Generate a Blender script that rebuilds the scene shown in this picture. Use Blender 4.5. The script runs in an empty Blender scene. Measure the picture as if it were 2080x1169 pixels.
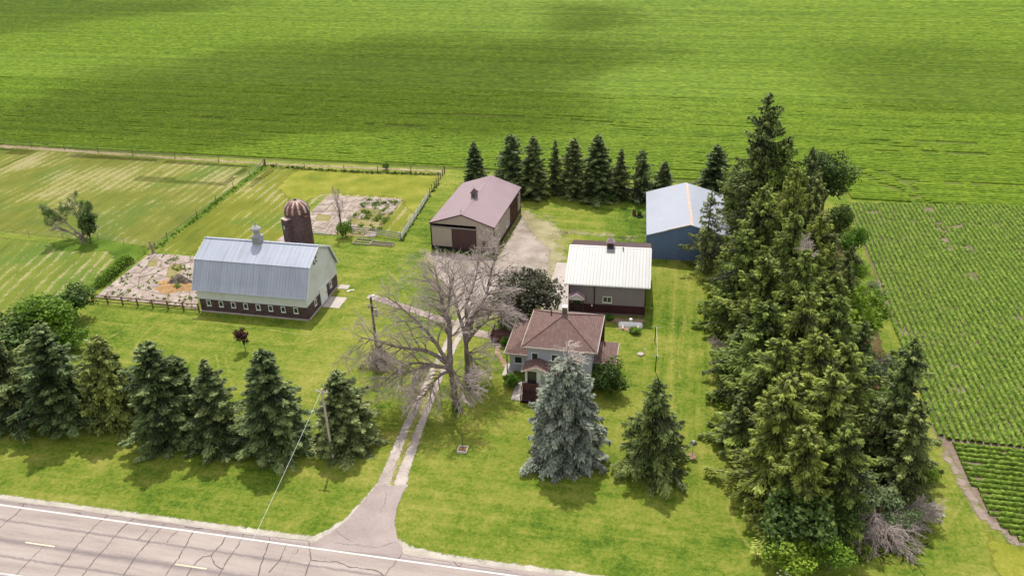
import bpy, math, random
import numpy as np
from mathutils import Vector, Matrix
S = bpy.context.scene
COL = S.collection
R = math.radians

# ---------------------------------------------------------------- camera, light
cam_d = bpy.data.cameras.new('camera'); cam = bpy.data.objects.new('camera', cam_d); COL.objects.link(cam)
S.camera = cam
PITCH, YAW, ROLL = R(28.105), R(11.941), R(-1.303)
fw = Vector((-math.sin(YAW)*math.cos(PITCH), math.cos(YAW)*math.cos(PITCH), -math.sin(PITCH)))
rt = Vector((math.cos(YAW), math.sin(YAW), 0)); up = rt.cross(fw)
r2 = math.cos(ROLL)*rt + math.sin(ROLL)*up; u2 = -math.sin(ROLL)*rt + math.cos(ROLL)*up
cam.matrix_world = Matrix(((r2.x, u2.x, -fw.x, 0), (r2.y, u2.y, -fw.y, 0), (r2.z, u2.z, -fw.z, 52.8), (0, 0, 0, 1)))
cam_d.sensor_width = 36; cam_d.lens = 36*1640/2080
cam_d.clip_start = 0.5; cam_d.clip_end = 6000
SUN_EL, SUN_AZ = R(61), R(-13)
W = bpy.data.worlds.new('World'); S.world = W; W.use_nodes = True
nt = W.node_tree; sky = nt.nodes.new('ShaderNodeTexSky'); sky.sky_type = 'NISHITA'; sky.sun_disc = False
sky.sun_elevation = SUN_EL; sky.sun_rotation = SUN_AZ; sky.air_density = 1.0; sky.dust_density = 1.5
bg = nt.nodes['Background']
# broken bright cloud over the blue
tc_ = nt.nodes.new('ShaderNodeTexCoord'); cn_ = nt.nodes.new('ShaderNodeTexNoise'); cn_.inputs['Scale'].default_value = 3.0; cn_.inputs['Detail'].default_value = 6
nt.links.new(tc_.outputs['Generated'], cn_.inputs['Vector']); cr_ = nt.nodes.new('ShaderNodeValToRGB'); cr_.color_ramp.elements[0].position = .36; cr_.color_ramp.elements[1].position = .56
nt.links.new(cn_.outputs['Fac'], cr_.inputs[0]); cm = nt.nodes.new('ShaderNodeMix'); cm.data_type = 'RGBA'; nt.links.new(cr_.outputs[0], cm.inputs[0])
nt.links.new(sky.outputs[0], cm.inputs[6]); cm.inputs[7].default_value = (5.9, 5.65, 5.3, 1); nt.links.new(cm.outputs[2], bg.inputs[0]); bg.inputs[1].default_value = 0.15
sd = bpy.data.lights.new('sun', 'SUN'); sun = bpy.data.objects.new('sun', sd); COL.objects.link(sun)
sd.energy = 3.0; sd.angle = R(0.5); sd.color = (1, .95, .85)
sv = Vector((math.sin(SUN_AZ)*math.cos(SUN_EL), math.cos(SUN_AZ)*math.cos(SUN_EL), math.sin(SUN_EL)))
sun.rotation_euler = sv.to_track_quat('Z', 'Y').to_euler(); sun.location = (0, 0, 200)
S.view_settings.view_transform = 'Standard'; S.view_settings.look = 'None'
S.view_settings.exposure = 0.38; S.view_settings.gamma = 1
S.cycles.max_bounces = 5; S.cycles.diffuse_bounces = 2; S.cycles.glossy_bounces = 2
S.cycles.transparent_max_bounces = 12; S.cycles.volume_bounces = 0

# ---------------------------------------------------------------- materials
def node(nt, t, **kw):
    n = nt.nodes.new(t)
    for k, v in kw.items(): setattr(n, k, v)
    return n
class MT:
    """small node builder"""
    def __init__(s, name):
        s.m = bpy.data.materials.new(name); s.m.use_nodes = True; s.nt = s.m.node_tree
        s.b = s.nt.nodes['Principled BSDF']; s.out = s.nt.nodes['Material Output']
        s.geo = s.nt.nodes.new('ShaderNodeNewGeometry'); s.pos = s.geo.outputs['Position']
    def L(s, a, b): s.nt.links.new(a, b)
    def sc(s, v, sx, sy, sz=1, rot=0):
        n = s.nt.nodes.new('ShaderNodeMapping'); n.inputs['Scale'].default_value = (sx, sy, sz)
        n.inputs['Rotation'].default_value = (0, 0, rot); s.L(v, n.inputs[0]); return n.outputs[0]
    def noise(s, scale, detail=3, rough=.55, vec=None, dist=0):
        n = s.nt.nodes.new('ShaderNodeTexNoise'); n.inputs['Scale'].default_value = scale
        n.inputs['Detail'].default_value = detail; n.inputs['Roughness'].default_value = rough
        n.inputs['Distortion'].default_value = dist
        s.L(vec or s.pos, n.inputs['Vector']); return n.outputs['Fac']
    def ramp(s, f, stops, interp='LINEAR'):
        n = s.nt.nodes.new('ShaderNodeValToRGB'); cr = n.color_ramp; cr.interpolation = interp
        while len(cr.elements) < len(stops): cr.elements.new(1)
        for e, (p, c) in zip(cr.elements, stops):
            e.position = p; e.color = (c, c, c, 1) if not hasattr(c, '__len__') else (*c, 1)
        s.L(f, n.inputs[0]); return n.outputs[0]
    def mix(s, f, a, b, typ='MIX'):
        n = s.nt.nodes.new('ShaderNodeMix'); n.data_type = 'RGBA'; n.blend_type = typ
        for x, i in ((f, 0), (a, 6), (b, 7)):
            if hasattr(x, 'links') or isinstance(x, bpy.types.NodeSocket): s.L(x, n.inputs[i])
            elif i == 0: n.inputs[0].default_value = x
            else: n.inputs[i].default_value = (*x, 1)
        return n.outputs[2]
    def math(s, op, a, b=0.0, c=None, clamp=False):
        n = s.nt.nodes.new('ShaderNodeMath'); n.operation = op; n.use_clamp = clamp
        for i, x in enumerate((a, b, c)):
            if x is None: continue
            if isinstance(x, bpy.types.NodeSocket): s.L(x, n.inputs[i])
            else: n.inputs[i].default_value = x
        return n.outputs[0]
    def xyz(s):
        n = s.nt.nodes.new('ShaderNodeSeparateXYZ'); s.L(s.pos, n.inputs[0]); return n.outputs
    def attr(s, name):
        n = s.nt.nodes.new('ShaderNodeAttribute'); n.attribute_name = name; return n.outputs['Fac']
    def col(s, c):
        if isinstance(c, bpy.types.NodeSocket): s.L(c, s.b.inputs['Base Color'])
        else: s.b.inputs['Base Color'].default_value = (*c, 1)
    def rough(s, r, spec=.3): s.b.inputs['Roughness'].default_value = r; s.b.inputs['Specular IOR Level'].default_value = spec
    def bump(s, h, strength=.5, dist=.05):
        n = s.nt.nodes.new('ShaderNodeBump'); n.inputs['Strength'].default_value = strength
        n.inputs['Distance'].default_value = dist; s.L(h, n.inputs['Height']); s.L(n.outputs[0], s.b.inputs['Normal'])
    def fuzzy(s, feather=1.0, scale=1.5, power=1.0):
        """alpha that frays the sheet's edge: attribute 'edge' is metres inside the outline"""
        e = s.attr('edge'); n = s.noise(scale, 5, .65)
        a = s.math('ADD', e, s.math('MULTIPLY', s.math('SUBTRACT', n, .5), feather*2.6))
        a = s.math('DIVIDE', a, feather*.45); a = s.math('MINIMUM', s.math('MAXIMUM', a, 0), 1)
        if power != 1: a = s.math('MULTIPLY', a, power)
        s.L(a, s.b.inputs['Alpha'])

def simple(name, c, rough=.6, var=.12, scale=1.2, metal=0, spec=.3, grime=None):
    t = MT(name); n = t.noise(scale, 5, .6)
    d = tuple(x*(1-var) for x in c); u = tuple(min(1, x*(1+var)) for x in c)
    col = t.ramp(n, [(.3, d), (.7, u)])
    if grime:
        g = t.noise(.35, 6, .7); col = t.mix(t.ramp(g, [(.5, 0.), (.72, .7)]), col, grime)
    t.col(col); t.rough(rough, spec); t.b.inputs['Metallic'].default_value = metal
    return t.m
def streaky(name, c, rough, metal, spec, amt=.22, sx=2.2, dirt=(.3, .27, .25)):
    """sheet metal with faint stains running down the slope"""
    t = MT(name); tc = t.nt.nodes.new('ShaderNodeTexCoord'); mp = t.nt.nodes.new('ShaderNodeMapping'); mp.inputs['Scale'].default_value = (sx, .12, .12); t.L(tc.outputs['Object'], mp.inputs[0])
    n = t.noise(1, 5, .7, mp.outputs[0]); b = t.noise(.5, 4, .6); f = t.math('ADD', t.math('MULTIPLY', n, .7), t.math('MULTIPLY', b, .3))
    col = t.ramp(f, [(.36, tuple(x*(1-amt) for x in c)), (.5, c), (.64, tuple(min(1, x*(1+amt*.6)) for x in c))]); g = t.noise(1, 6, .75, mp.outputs[0]); col = t.mix(t.ramp(g, [(.6, 0.), (.78, .5)]), col, dirt)
    t.col(col); t.rough(rough, spec); t.b.inputs['Metallic'].default_value = metal; return t.m
def foliage(name, stops, rough=.55, trans=.25, spec=.25, vary=1.0, nsc=.9):
    """stops over face tone: random part, plus painted sunlit spruce tips, lighter clump tops"""
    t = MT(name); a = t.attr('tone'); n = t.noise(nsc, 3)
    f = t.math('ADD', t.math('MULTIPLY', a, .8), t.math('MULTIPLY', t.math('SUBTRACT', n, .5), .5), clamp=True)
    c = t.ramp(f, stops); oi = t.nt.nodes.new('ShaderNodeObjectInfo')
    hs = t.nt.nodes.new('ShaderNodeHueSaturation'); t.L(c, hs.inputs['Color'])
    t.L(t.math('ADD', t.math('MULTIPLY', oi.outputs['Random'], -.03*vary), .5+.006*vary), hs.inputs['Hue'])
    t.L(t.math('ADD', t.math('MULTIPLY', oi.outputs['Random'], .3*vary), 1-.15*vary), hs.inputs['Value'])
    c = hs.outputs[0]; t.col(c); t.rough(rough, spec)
    if trans:
        tr = t.nt.nodes.new('ShaderNodeBsdfTranslucent'); mx = t.nt.nodes.new('ShaderNodeMixShader')
        t.L(c, tr.inputs[0]); mx.inputs[0].default_value = trans
        t.L(t.b.outputs[0], mx.inputs[1]); t.L(tr.outputs[0], mx.inputs[2]); t.L(mx.outputs[0], t.out.inputs[0])
    return t.m
M = {}
M['white'] = simple('white_paint', (.68, .69, .72), .5, .05, .8, grime=(.5, .49, .46))
M['trim_white'] = simple('white_trim', (.75, .75, .74), .5, .05, 2)
M['barn_roof'] = simple('galvanised_sheet', (.36, .39, .47), .42, .07, .5, metal=.25, spec=.5)
M['white_roof'] = simple('white_sheet_roof', (.44, .44, .445), .45, .05, .7, grime=(.52, .5, .5))
M['pale_roof'] = simple('pale_blue_sheet_roof', (.37, .395, .465), .4, .04, .3, spec=.4)
M['mauve'] = simple('mauve_sheet_roof', (.31, .22, .245), .38, .06, .4, spec=.5)
M['mauve_dark'] = simple('maroon_sheet', (.085, .045, .045), .5, .1, 1)
M['maroon'] = simple('maroon_wainscot', (.055, .018, .02), .55, .15, 2)
M['tan'] = simple('tan_siding', (.40, .335, .29), .5, .04, .7)
M['taupe'] = simple('taupe_siding', (.25, .215, .225), .5, .05, .7)
M['blue'] = simple('blue_siding', (.12, .18, .34), .5, .07, .7)
M['house_wall'] = simple('pale_grey_siding', (.42, .43, .49), .6, .05, 1)
M['dark_brown'] = simple('dark_brown_wood', (.06, .03, .027), .6, .2, 3)
M['rust_wood'] = simple('reddish_stained_wood', (.10, .045, .038), .7, .2, 3)
M['old_wood'] = simple('weathered_wood', (.30, .25, .21), .85, .25, 4)
M['fence_brown'] = simple('brown_board', (.20, .12, .085), .85, .25, 4)
M['pole_wood'] = simple('pale_pole_wood', (.42, .36, .30), .85, .2, 3)
M['gutter'] = simple('beige_gutter', (.42, .37, .32), .5, .08)
M['bark'] = simple('bark', (.12, .085, .065), .9, .3, 5)
M['bark_dark'] = simple('dark_bark', (.075, .055, .05), .9, .3, 5)
M['dead_bark'] = simple('dead_grey_bark', (.20, .16, .145), .9, .25, 3)
M['twig'] = simple('dead_pale_twig', (.48, .40, .375), .9, .2, 3)
M['black'] = simple('black_metal', (.02, .02, .02), .5, .1)
M['steel'] = simple('grey_steel', (.35, .36, .37), .4, .1, 2, metal=.5)
M['tank'] = simple('white_enamel', (.8, .8, .8), .3, .03, 2, spec=.5)
M['glass'] = simple('dark_glass', (.03, .045, .045), .08, .2, 3, spec=.8)
M['glass_pale'] = simple('pale_glass', (.32, .36, .37), .15, .2, 3, spec=.8)
M['rust'] = simple('rusty_steel', (.16, .065, .04), .8, .35, 3)
M['ridge_rust'] = simple('rust_flaked_ridge', (.55, .44, .38), .7, .3, 4)
M['concrete'] = simple('concrete', (.50, .44, .41), .85, .08, .8, grime=(.33, .28, .24))
M['stone'] = simple('fieldstone', (.17, .14, .12), .9, .35, 3)
M['dirt'] = simple('brown_dirt', (.20, .115, .06), .95, .3, 2)
M['straw'] = simple('orange_straw', (.36, .22, .10), .95, .3, 2)
M['chimney'] = simple('chimney_brick', (.13, .10, .085), .9, .2, 5)

def brick():
    t = MT('dark_brick'); tc = t.nt.nodes.new('ShaderNodeTexCoord')
    x = t.nt.nodes.new('ShaderNodeSeparateXYZ'); t.L(tc.outputs['Object'], x.inputs[0])
    c = t.nt.nodes.new('ShaderNodeCombineXYZ'); t.L(t.math('ADD', x.outputs[0], x.outputs[1]), c.inputs[0]); t.L(x.outputs[2], c.inputs[1])
    b = t.nt.nodes.new('ShaderNodeTexBrick'); t.L(c.outputs[0], b.inputs['Vector']); b.inputs['Scale'].default_value = 1
    b.inputs['Brick Width'].default_value = .42; b.inputs['Row Height'].default_value = .2; b.inputs['Mortar Size'].default_value = .015
    b.inputs['Color1'].default_value = (.055, .03, .033, 1); b.inputs['Color2'].default_value = (.12, .07, .07, 1); b.inputs['Mortar'].default_value = (.11, .09, .09, 1)
    n = t.noise(.8, 6, .7); col = t.mix(t.ramp(n, [(.5, 0.), (.75, .5)]), b.outputs['Color'], (.16, .12, .13))
    t.col(col); t.rough(.75); return t.m
M['brick'] = brick()
def shingle():
    t = MT('brown_shingles'); x = t.xyz()
    c = t.nt.nodes.new('ShaderNodeCombineXYZ'); t.L(t.math('ADD', x[0], x[1]), c.inputs[0]); t.L(t.math('MULTIPLY', x[2], 2.2), c.inputs[1])
    b = t.nt.nodes.new('ShaderNodeTexBrick'); t.L(c.outputs[0], b.inputs['Vector']); b.inputs['Scale'].default_value = 1
    b.inputs['Brick Width'].default_value = .5; b.inputs['Row Height'].default_value = .28; b.inputs['Mortar Size'].default_value = .025
    b.inputs['Color1'].default_value = (.19, .125, .11, 1); b.inputs['Color2'].default_value = (.25, .17, .155, 1); b.inputs['Mortar'].default_value = (.12, .08, .073, 1)
    n = t.noise(1.5, 6, .7); col = t.mix(t.ramp(n, [(.35, .55), (.65, 0.)]), b.outputs['Color'], (.15, .085, .08))
    t.col(col); t.rough(.9, .15); t.bump(b.outputs['Fac'], .4, .03); return t.m
M['shingle'] = shingle()
def dome():
    t = MT('rust_streaked_dome'); tc = t.nt.nodes.new('ShaderNodeTexCoord')
    x = t.nt.nodes.new('ShaderNodeSeparateXYZ'); t.L(tc.outputs['Object'], x.inputs[0])
    a = t.math('ARCTAN2', x.outputs[1], x.outputs[0]); s = t.math('SINE', t.math('MULTIPLY', a, 12.0))
    n = t.noise(1.2, 5, .6); f = t.math('ADD', t.math('MULTIPLY', s, .22), n)
    col = t.ramp(f, [(.35, (.12, .05, .04)), (.56, (.24, .11, .085)), (.66, (.36, .25, .21)), (.74, (.55, .52, .5))])
    top = t.ramp(x.outputs[2], [(.0, 0.), (1., 0.)]); t.col(col); t.rough(.5, .4); t.b.inputs['Metallic'].default_value = .2; return t.m
M['dome'] = dome()

# ground materials
def lawn():
    t = MT('mown_lawn'); x = t.xyz()
    big = t.noise(.045, 4, .6, dist=.4); mid = t.noise(.4, 5, .7); fine = t.noise(2.4, 8, .92)
    rows_y = t.noise(1, 5, .65, t.sc(t.pos, .95, .04)); rows_x = t.noise(1, 5, .65, t.sc(t.pos, .045, .8, 1, R(-4)))
    sel = t.math('GREATER_THAN', x[0], -1.5); near = t.math('LESS_THAN', x[1], 57.0)
    rows = t.mix(t.math('MULTIPLY', sel, t.math('SUBTRACT', 1.0, near)), rows_x, rows_y)
    cen = lambda n, k: t.math('MULTIPLY', t.math('SUBTRACT', n, .5), k)
    f = t.math('ADD', cen(mid, 1.0), cen(rows, .7)); f = t.math('ADD', f, cen(fine, 2.2)); f = t.math('ADD', f, cen(big, 1.1)); f = t.math('ADD', f, .5)
    col = t.ramp(f, [(.05, (.035, .07, .010)), (.28, (.085, .155, .013)), (.48, (.165, .22, .026)), (.66, (.245, .26, .046)), (.95, (.36, .34, .09))])
    t.col(col); t.rough(.9, .1); t.bump(fine, .8, .15); return t.m
M['lawn'] = lawn()
def pasture(name, rot, dens, base, straw=(.36, .315, .16), hay=1.0, lushx=None):
    t = MT(name); v = t.sc(t.pos, 1, 1, 1, rot); s = t.nt.nodes.new('ShaderNodeSeparateXYZ'); t.L(v, s.inputs[0])
    cen = lambda n, k: t.math('MULTIPLY', t.math('SUBTRACT', n, .5), k)
    wob = t.noise(.05, 3, .6, v); ph = t.math('ADD', t.math('MULTIPLY', s.outputs[0], 2*math.pi/1.75), t.math('MULTIPLY', wob, 9.0)); ph = t.math('ADD', ph, cen(t.noise(1.2, 3, .6), 2.5))
    w = t.ramp(t.math('MULTIPLY_ADD', t.math('SINE', ph), .5, .5), [(.55, 0.), (.92, 1.)])
    br = t.noise(1, 5, .8, t.sc(v, 4.5, 1.5)); reg = t.noise(.05, 4, .65, dist=.6); fine = t.noise(5, 6, .9); lng = t.noise(1, 4, .7, t.sc(v, .6, .12)); grn = t.noise(.07, 3)
    f = t.math('ADD', t.math('MULTIPLY', w, .22*hay), cen(br, 1.7)); f = t.math('ADD', f, cen(reg, 1.9)); f = t.math('ADD', f, cen(lng, .5)); f = t.math('ADD', f, .5+dens)
    mask = t.ramp(f, [(.70, 0.), (.84, 1.)])
    g = t.math('ADD', t.math('ADD', cen(reg, .9), cen(fine, 1.5)), t.math('ADD', cen(lng, .8), .5))
    col = t.ramp(g, [(.1, (base[0]*.4, base[1]*.55, base[2]*.6)), (.45, base), (.85, tuple(min(1, c*1.35) for c in base))])
    col = t.mix(t.ramp(grn, [(.5, 0.), (.62, .55)]), col, (base[0]*.55, base[1]*.9, base[2]))
    col = t.mix(t.math('MULTIPLY', mask, .85), col, straw); t.col(col); t.rough(.95, .1); t.bump(fine, .7, .12); t.fuzzy(.6, 1.2); return t.m
M['hay_far'] = pasture('mown_hay_meadow', 0.0, .012, (.165, .18, .03), hay=.9)
M['hay_mid'] = pasture('mown_paddock', .02, .0, (.18, .195, .024), hay=1.3)
M['hay_low'] = pasture('mown_lower_meadow', -.26, -.01, (.155, .19, .028), hay=1.2)
def ground_mat(name, stops, sc=1.0, feather=None, fs=1.5, rough=.95, power=1, bump=.3):
    t = MT(name); n = t.math('ADD', t.math('MULTIPLY', t.noise(.25*sc, 4), .5), t.math('MULTIPLY', t.noise(3*sc, 6, .8), .5))
    t.col(t.ramp(n, stops)); t.rough(rough, .1); t.bump(n, bump, .08)
    if feather: t.fuzzy(feather, fs, power)
    return t.m
M['gravel'] = ground_mat('pale_gravel', [(.34, (.18, .155, .11)), (.5, (.38, .32, .28)), (.66, (.54, .47, .43))], 1.2, 1.4, .9, power=.93)
M['gravel_thin'] = ground_mat('thin_gravel_in_grass', [(.34, (.22, .2, .1)), (.5, (.42, .37, .22)), (.66, (.55, .48, .33))], 1.2, 3.2, .45, power=.75)
M['track'] = ground_mat('wheel_track_gravel', [(.34, (.25, .21, .18)), (.5, (.44, .38, .34)), (.66, (.58, .51, .47))], 1.5, .22, 2.0)
M['centre_grass'] = ground_mat('worn_grass_strip', [(.34, (.10, .14, .02)), (.5, (.26, .26, .06)), (.66, (.45, .38, .2))], 2, .3, 2.5)
M['shoulder'] = ground_mat('shoulder_gravel', [(.34, (.28, .25, .2)), (.5, (.45, .41, .35)), (.66, (.6, .56, .5))], 2, .3, 2.0)
M['soil'] = ground_mat('field_soil', [(.34, (.13, .10, .07)), (.5, (.21, .16, .12)), (.66, (.30, .235, .19))], 1, .5, .8)
M['dirt_strip'] = ground_mat('dry_dirt_strip', [(.34, (.24, .21, .09)), (.5, (.38, .30, .18)), (.66, (.48, .38, .26))], .8, .9, .8, power=.9)
M['dirt_edge'] = ground_mat('pinkish_bare_edge', [(.34, (.20, .14, .11)), (.5, (.34, .26, .23)), (.66, (.45, .38, .28))], 1.5, 1.2, .9, power=.85)
M['mulch'] = ground_mat('mulch_bed', [(.34, (.2, .13, .08)), (.5, (.34, .23, .16)), (.66, (.46, .34, .25))], 2, .35, 1.5)
M['litter_soil'] = ground_mat('needle_litter', [(.34, (.06, .05, .02)), (.5, (.12, .09, .04)), (.66, (.2, .16, .08))], 1, 1.2, .6)  # mottled brown needle litter under the trees
M['rough_grass'] = ground_mat('rough_yellow_grass', [(.34, (.11, .155, .02)), (.5, (.21, .225, .026)), (.66, (.33, .31, .07))], 1, 1.0, .7)
M['lush'] = ground_mat('lush_long_grass', [(.34, (.05, .10, .012)), (.5, (.11, .19, .02)), (.66, (.20, .27, .04))], 1, 1.0, .8, power=.85)
M['slab_weeds'] = ground_mat('weedy_slab_joints', [(.34, (.10, .12, .03)), (.5, (.24, .21, .08)), (.66, (.38, .31, .19))], 1.3, .6, .9)
def slab(name='cracked_concrete'):
    t = MT(name); n = t.noise(.5, 5, .6); f = t.noise(4, 6, .8); mixf = t.math('ADD', t.math('MULTIPLY', n, .6), t.math('MULTIPLY', f, .4))
    t.col(t.ramp(mixf, [(.35, (.20, .155, .13)), (.5, (.35, .28, .25)), (.62, (.48, .41, .37))])); t.rough(.9, .15); t.bump(f, .3, .03); return t.m
M['slab'] = slab()
def asphalt():
    t = MT('worn_asphalt'); x = t.xyz(); f = t.noise(8, 6, .8); n = t.noise(1, 5, .65, t.sc(t.pos, .12, .9))
    s = t.math('ADD', t.math('MULTIPLY', n, .6), t.math('MULTIPLY', f, .4))
    col = t.ramp(s, [(.34, (.27, .225, .205)), (.5, (.375, .315, .29)), (.66, (.45, .39, .36))])
    # darker seam by the centre line and broken wear lines in the wheel paths
    for yc, wdt, k in ((42.75, .42, .75), (44.9, .2, .75), (41.1, .2, .75), (47.0, .35, .55)):
        d = t.math('ABSOLUTE', t.math('SUBTRACT', t.math('ADD', x[1], t.math('MULTIPLY', t.noise(1.2, 4, .7), .5)), yc+.25))
        g = t.math('SUBTRACT', 1.0, t.math('DIVIDE', d, wdt), clamp=True)
        br = t.ramp(t.noise(1, 4, .7, t.sc(t.pos, .6, 2)), [(.42, 0.), (.6, 1.)]) if wdt < .2 else 1.0
        g = t.math('MULTIPLY', t.math('MULTIPLY', g, br), k)
        col = t.mix(g, col, (.17, .14, .15))
    t.col(col); t.rough(.85, .2); t.bump(f, .2, .02); return t.m
M['asphalt'] = asphalt()
M['asphalt_drive'] = ground_mat('driveway_asphalt', [(.34, (.28, .23, .215)), (.5, (.35, .29, .275)), (.66, (.42, .355, .335))], 1.5, .12, 2.5, bump=.1)
M['paint_white'] = ground_mat('road_paint_white', [(.36, (.45, .42, .40)), (.5, (.64, .63, .62)), (.66, (.72, .71, .7))], 3, bump=.05)
M['paint_yellow'] = ground_mat('road_paint_cream', [(.34, (.62, .52, .36)), (.5, (.72, .61, .45)), (.66, (.76, .66, .5))], 3, bump=.05)
M['crack'] = simple('tar_crack', (.13, .095, .085), .7, .3, 3)
M['crop_soil'] = ground_mat('crop_understorey', [(.34, (.07, .10, .015)), (.5, (.11, .14, .03)), (.66, (.18, .17, .06))], 1, .5, .8)
M['crop'] = foliage('soybean_leaves', [(.1, (.085, .15, .018)), (.5, (.16, .245, .03)), (.9, (.29, .39, .06))], trans=.2, spec=.1, vary=0)
M['crop_far'] = foliage('soybean_canopy', [(.05, (.12, .21, .018)), (.5, (.21, .32, .026)), (.95, (.32, .43, .045))], trans=.28, spec=.05, vary=0, nsc=.25)
M['spruce'] = foliage('spruce_needles', [(.05, (.025, .042, .018)), (.28, (.085, .13, .045)), (.55, (.23, .31, .11)), (1, (.52, .60, .24))], trans=.2, spec=.25)  # bright end colours in sunlit tips and new growth, dark end the shaded interior
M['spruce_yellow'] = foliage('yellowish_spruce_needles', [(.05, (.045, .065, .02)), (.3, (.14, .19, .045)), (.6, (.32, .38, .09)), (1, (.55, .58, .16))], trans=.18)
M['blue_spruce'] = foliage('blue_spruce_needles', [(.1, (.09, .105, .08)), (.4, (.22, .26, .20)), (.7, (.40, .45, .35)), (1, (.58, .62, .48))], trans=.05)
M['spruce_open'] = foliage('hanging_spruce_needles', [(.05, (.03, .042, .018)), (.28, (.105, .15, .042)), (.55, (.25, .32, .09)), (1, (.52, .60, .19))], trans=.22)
M['spruce_belt'] = foliage('windbreak_needles', [(.05, (.03, .042, .014)), (.28, (.13, .175, .038)), (.55, (.28, .37, .068)), (1, (.54, .68, .15))], trans=.3)  # lime end also paints sun highlights on the branch tips
M['leaf'] = foliage('bright_green_leaves', [(.1, (.06, .13, .012)), (.5, (.13, .26, .02)), (.9, (.26, .42, .045))], trans=.3)
M['leaf_dark'] = foliage('dark_green_leaves', [(.1, (.02, .045, .012)), (.5, (.065, .13, .022)), (.9, (.17, .27, .06))], trans=.22)
M['leaf_lime'] = foliage('lime_leaves', [(.1, (.10, .19, .015)), (.5, (.22, .36, .03)), (.9, (.40, .55, .07))], trans=.3)
M['leaf_grey'] = foliage('grey_green_leaves', [(.1, (.06, .09, .04)), (.5, (.13, .19, .08)), (.9, (.27, .34, .16))], trans=.2)
M['leaf_bronze'] = foliage('bronze_green_leaves', [(.1, (.03, .03, .02)), (.5, (.085, .09, .05)), (.9, (.20, .215, .12))], trans=.15)
M['leaf_red'] = foliage('dark_red_leaves', [(.1, (.03, .012, .014)), (.5, (.09, .03, .035)), (.9, (.2, .09, .07))], trans=.2)
M['barn_roof'] = streaky('galvanised_sheet', (.38, .41, .49), .42, .25, .5, .16)
M['white_roof'] = streaky('white_sheet_roof', (.33, .33, .335), .45, 0, .5, .13, 2.0)
M['blue'] = streaky('blue_siding', (.125, .185, .34), .5, 0, .3, .12)
M['petal'] = simple('white_blossom', (.8, .8, .72), .7, .05)
M['petal_orange'] = simple('orange_blossom', (.75, .28, .08), .7, .1)

# ---------------------------------------------------------------- mesh helpers
def link(name, me, parent=None, loc=None):
    o = bpy.data.objects.new(name, me); COL.objects.link(o)
    if parent is not None: o.parent = parent
    if loc is not None: o.location = loc
    return o
def tag(o, label=None, cat=None, group=None, kind=None):
    for k, v in (('label', label), ('category', cat), ('group', group), ('kind', kind)):
        if v: o[k] = v
    return o
def empty(name, loc, rz=0, label=None, cat=None, group=None, scale=None):
    o = bpy.data.objects.new(name, None); COL.objects.link(o); o.location = loc; o.rotation_euler = (0, 0, rz)
    if scale: o.scale = scale
    o.empty_display_size = .5
    return tag(o, label, cat, group)
def np_mesh(name, V, F, mats, tone=None, mi=None, smooth=False, edge=None):
    """V (n,3), F (m,k) with k constant"""
    V = np.asarray(V, dtype=np.float32); F = np.asarray(F, dtype=np.int32); k = F.shape[1]
    me = bpy.data.meshes.new(name); me.vertices.add(len(V)); me.vertices.foreach_set('co', V.ravel())
    me.loops.add(F.size); me.loops.foreach_set('vertex_index', F.ravel())
    me.polygons.add(len(F)); me.polygons.foreach_set('loop_start', np.arange(0, F.size, k, dtype=np.int32))
    try: me.polygons.foreach_set('loop_total', np.full(len(F), k, dtype=np.int32))
    except Exception: pass
    for m in mats: me.materials.append(M[m] if isinstance(m, str) else m)
    if mi is not None: me.polygons.foreach_set('material_index', np.asarray(mi, dtype=np.int32))
    if smooth: me.polygons.foreach_set('use_smooth', np.ones(len(F), dtype=bool))
    if tone is not None:
        a = me.attributes.new('tone', 'FLOAT', 'FACE'); a.data.foreach_set('value', np.asarray(tone, dtype=np.float32))
    if edge is not None:
        a = me.attributes.new('edge', 'FLOAT', 'POINT'); a.data.foreach_set('value', np.asarray(edge, dtype=np.float32))
    me.update(calc_edges=True); me.validate(); return me
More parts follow.
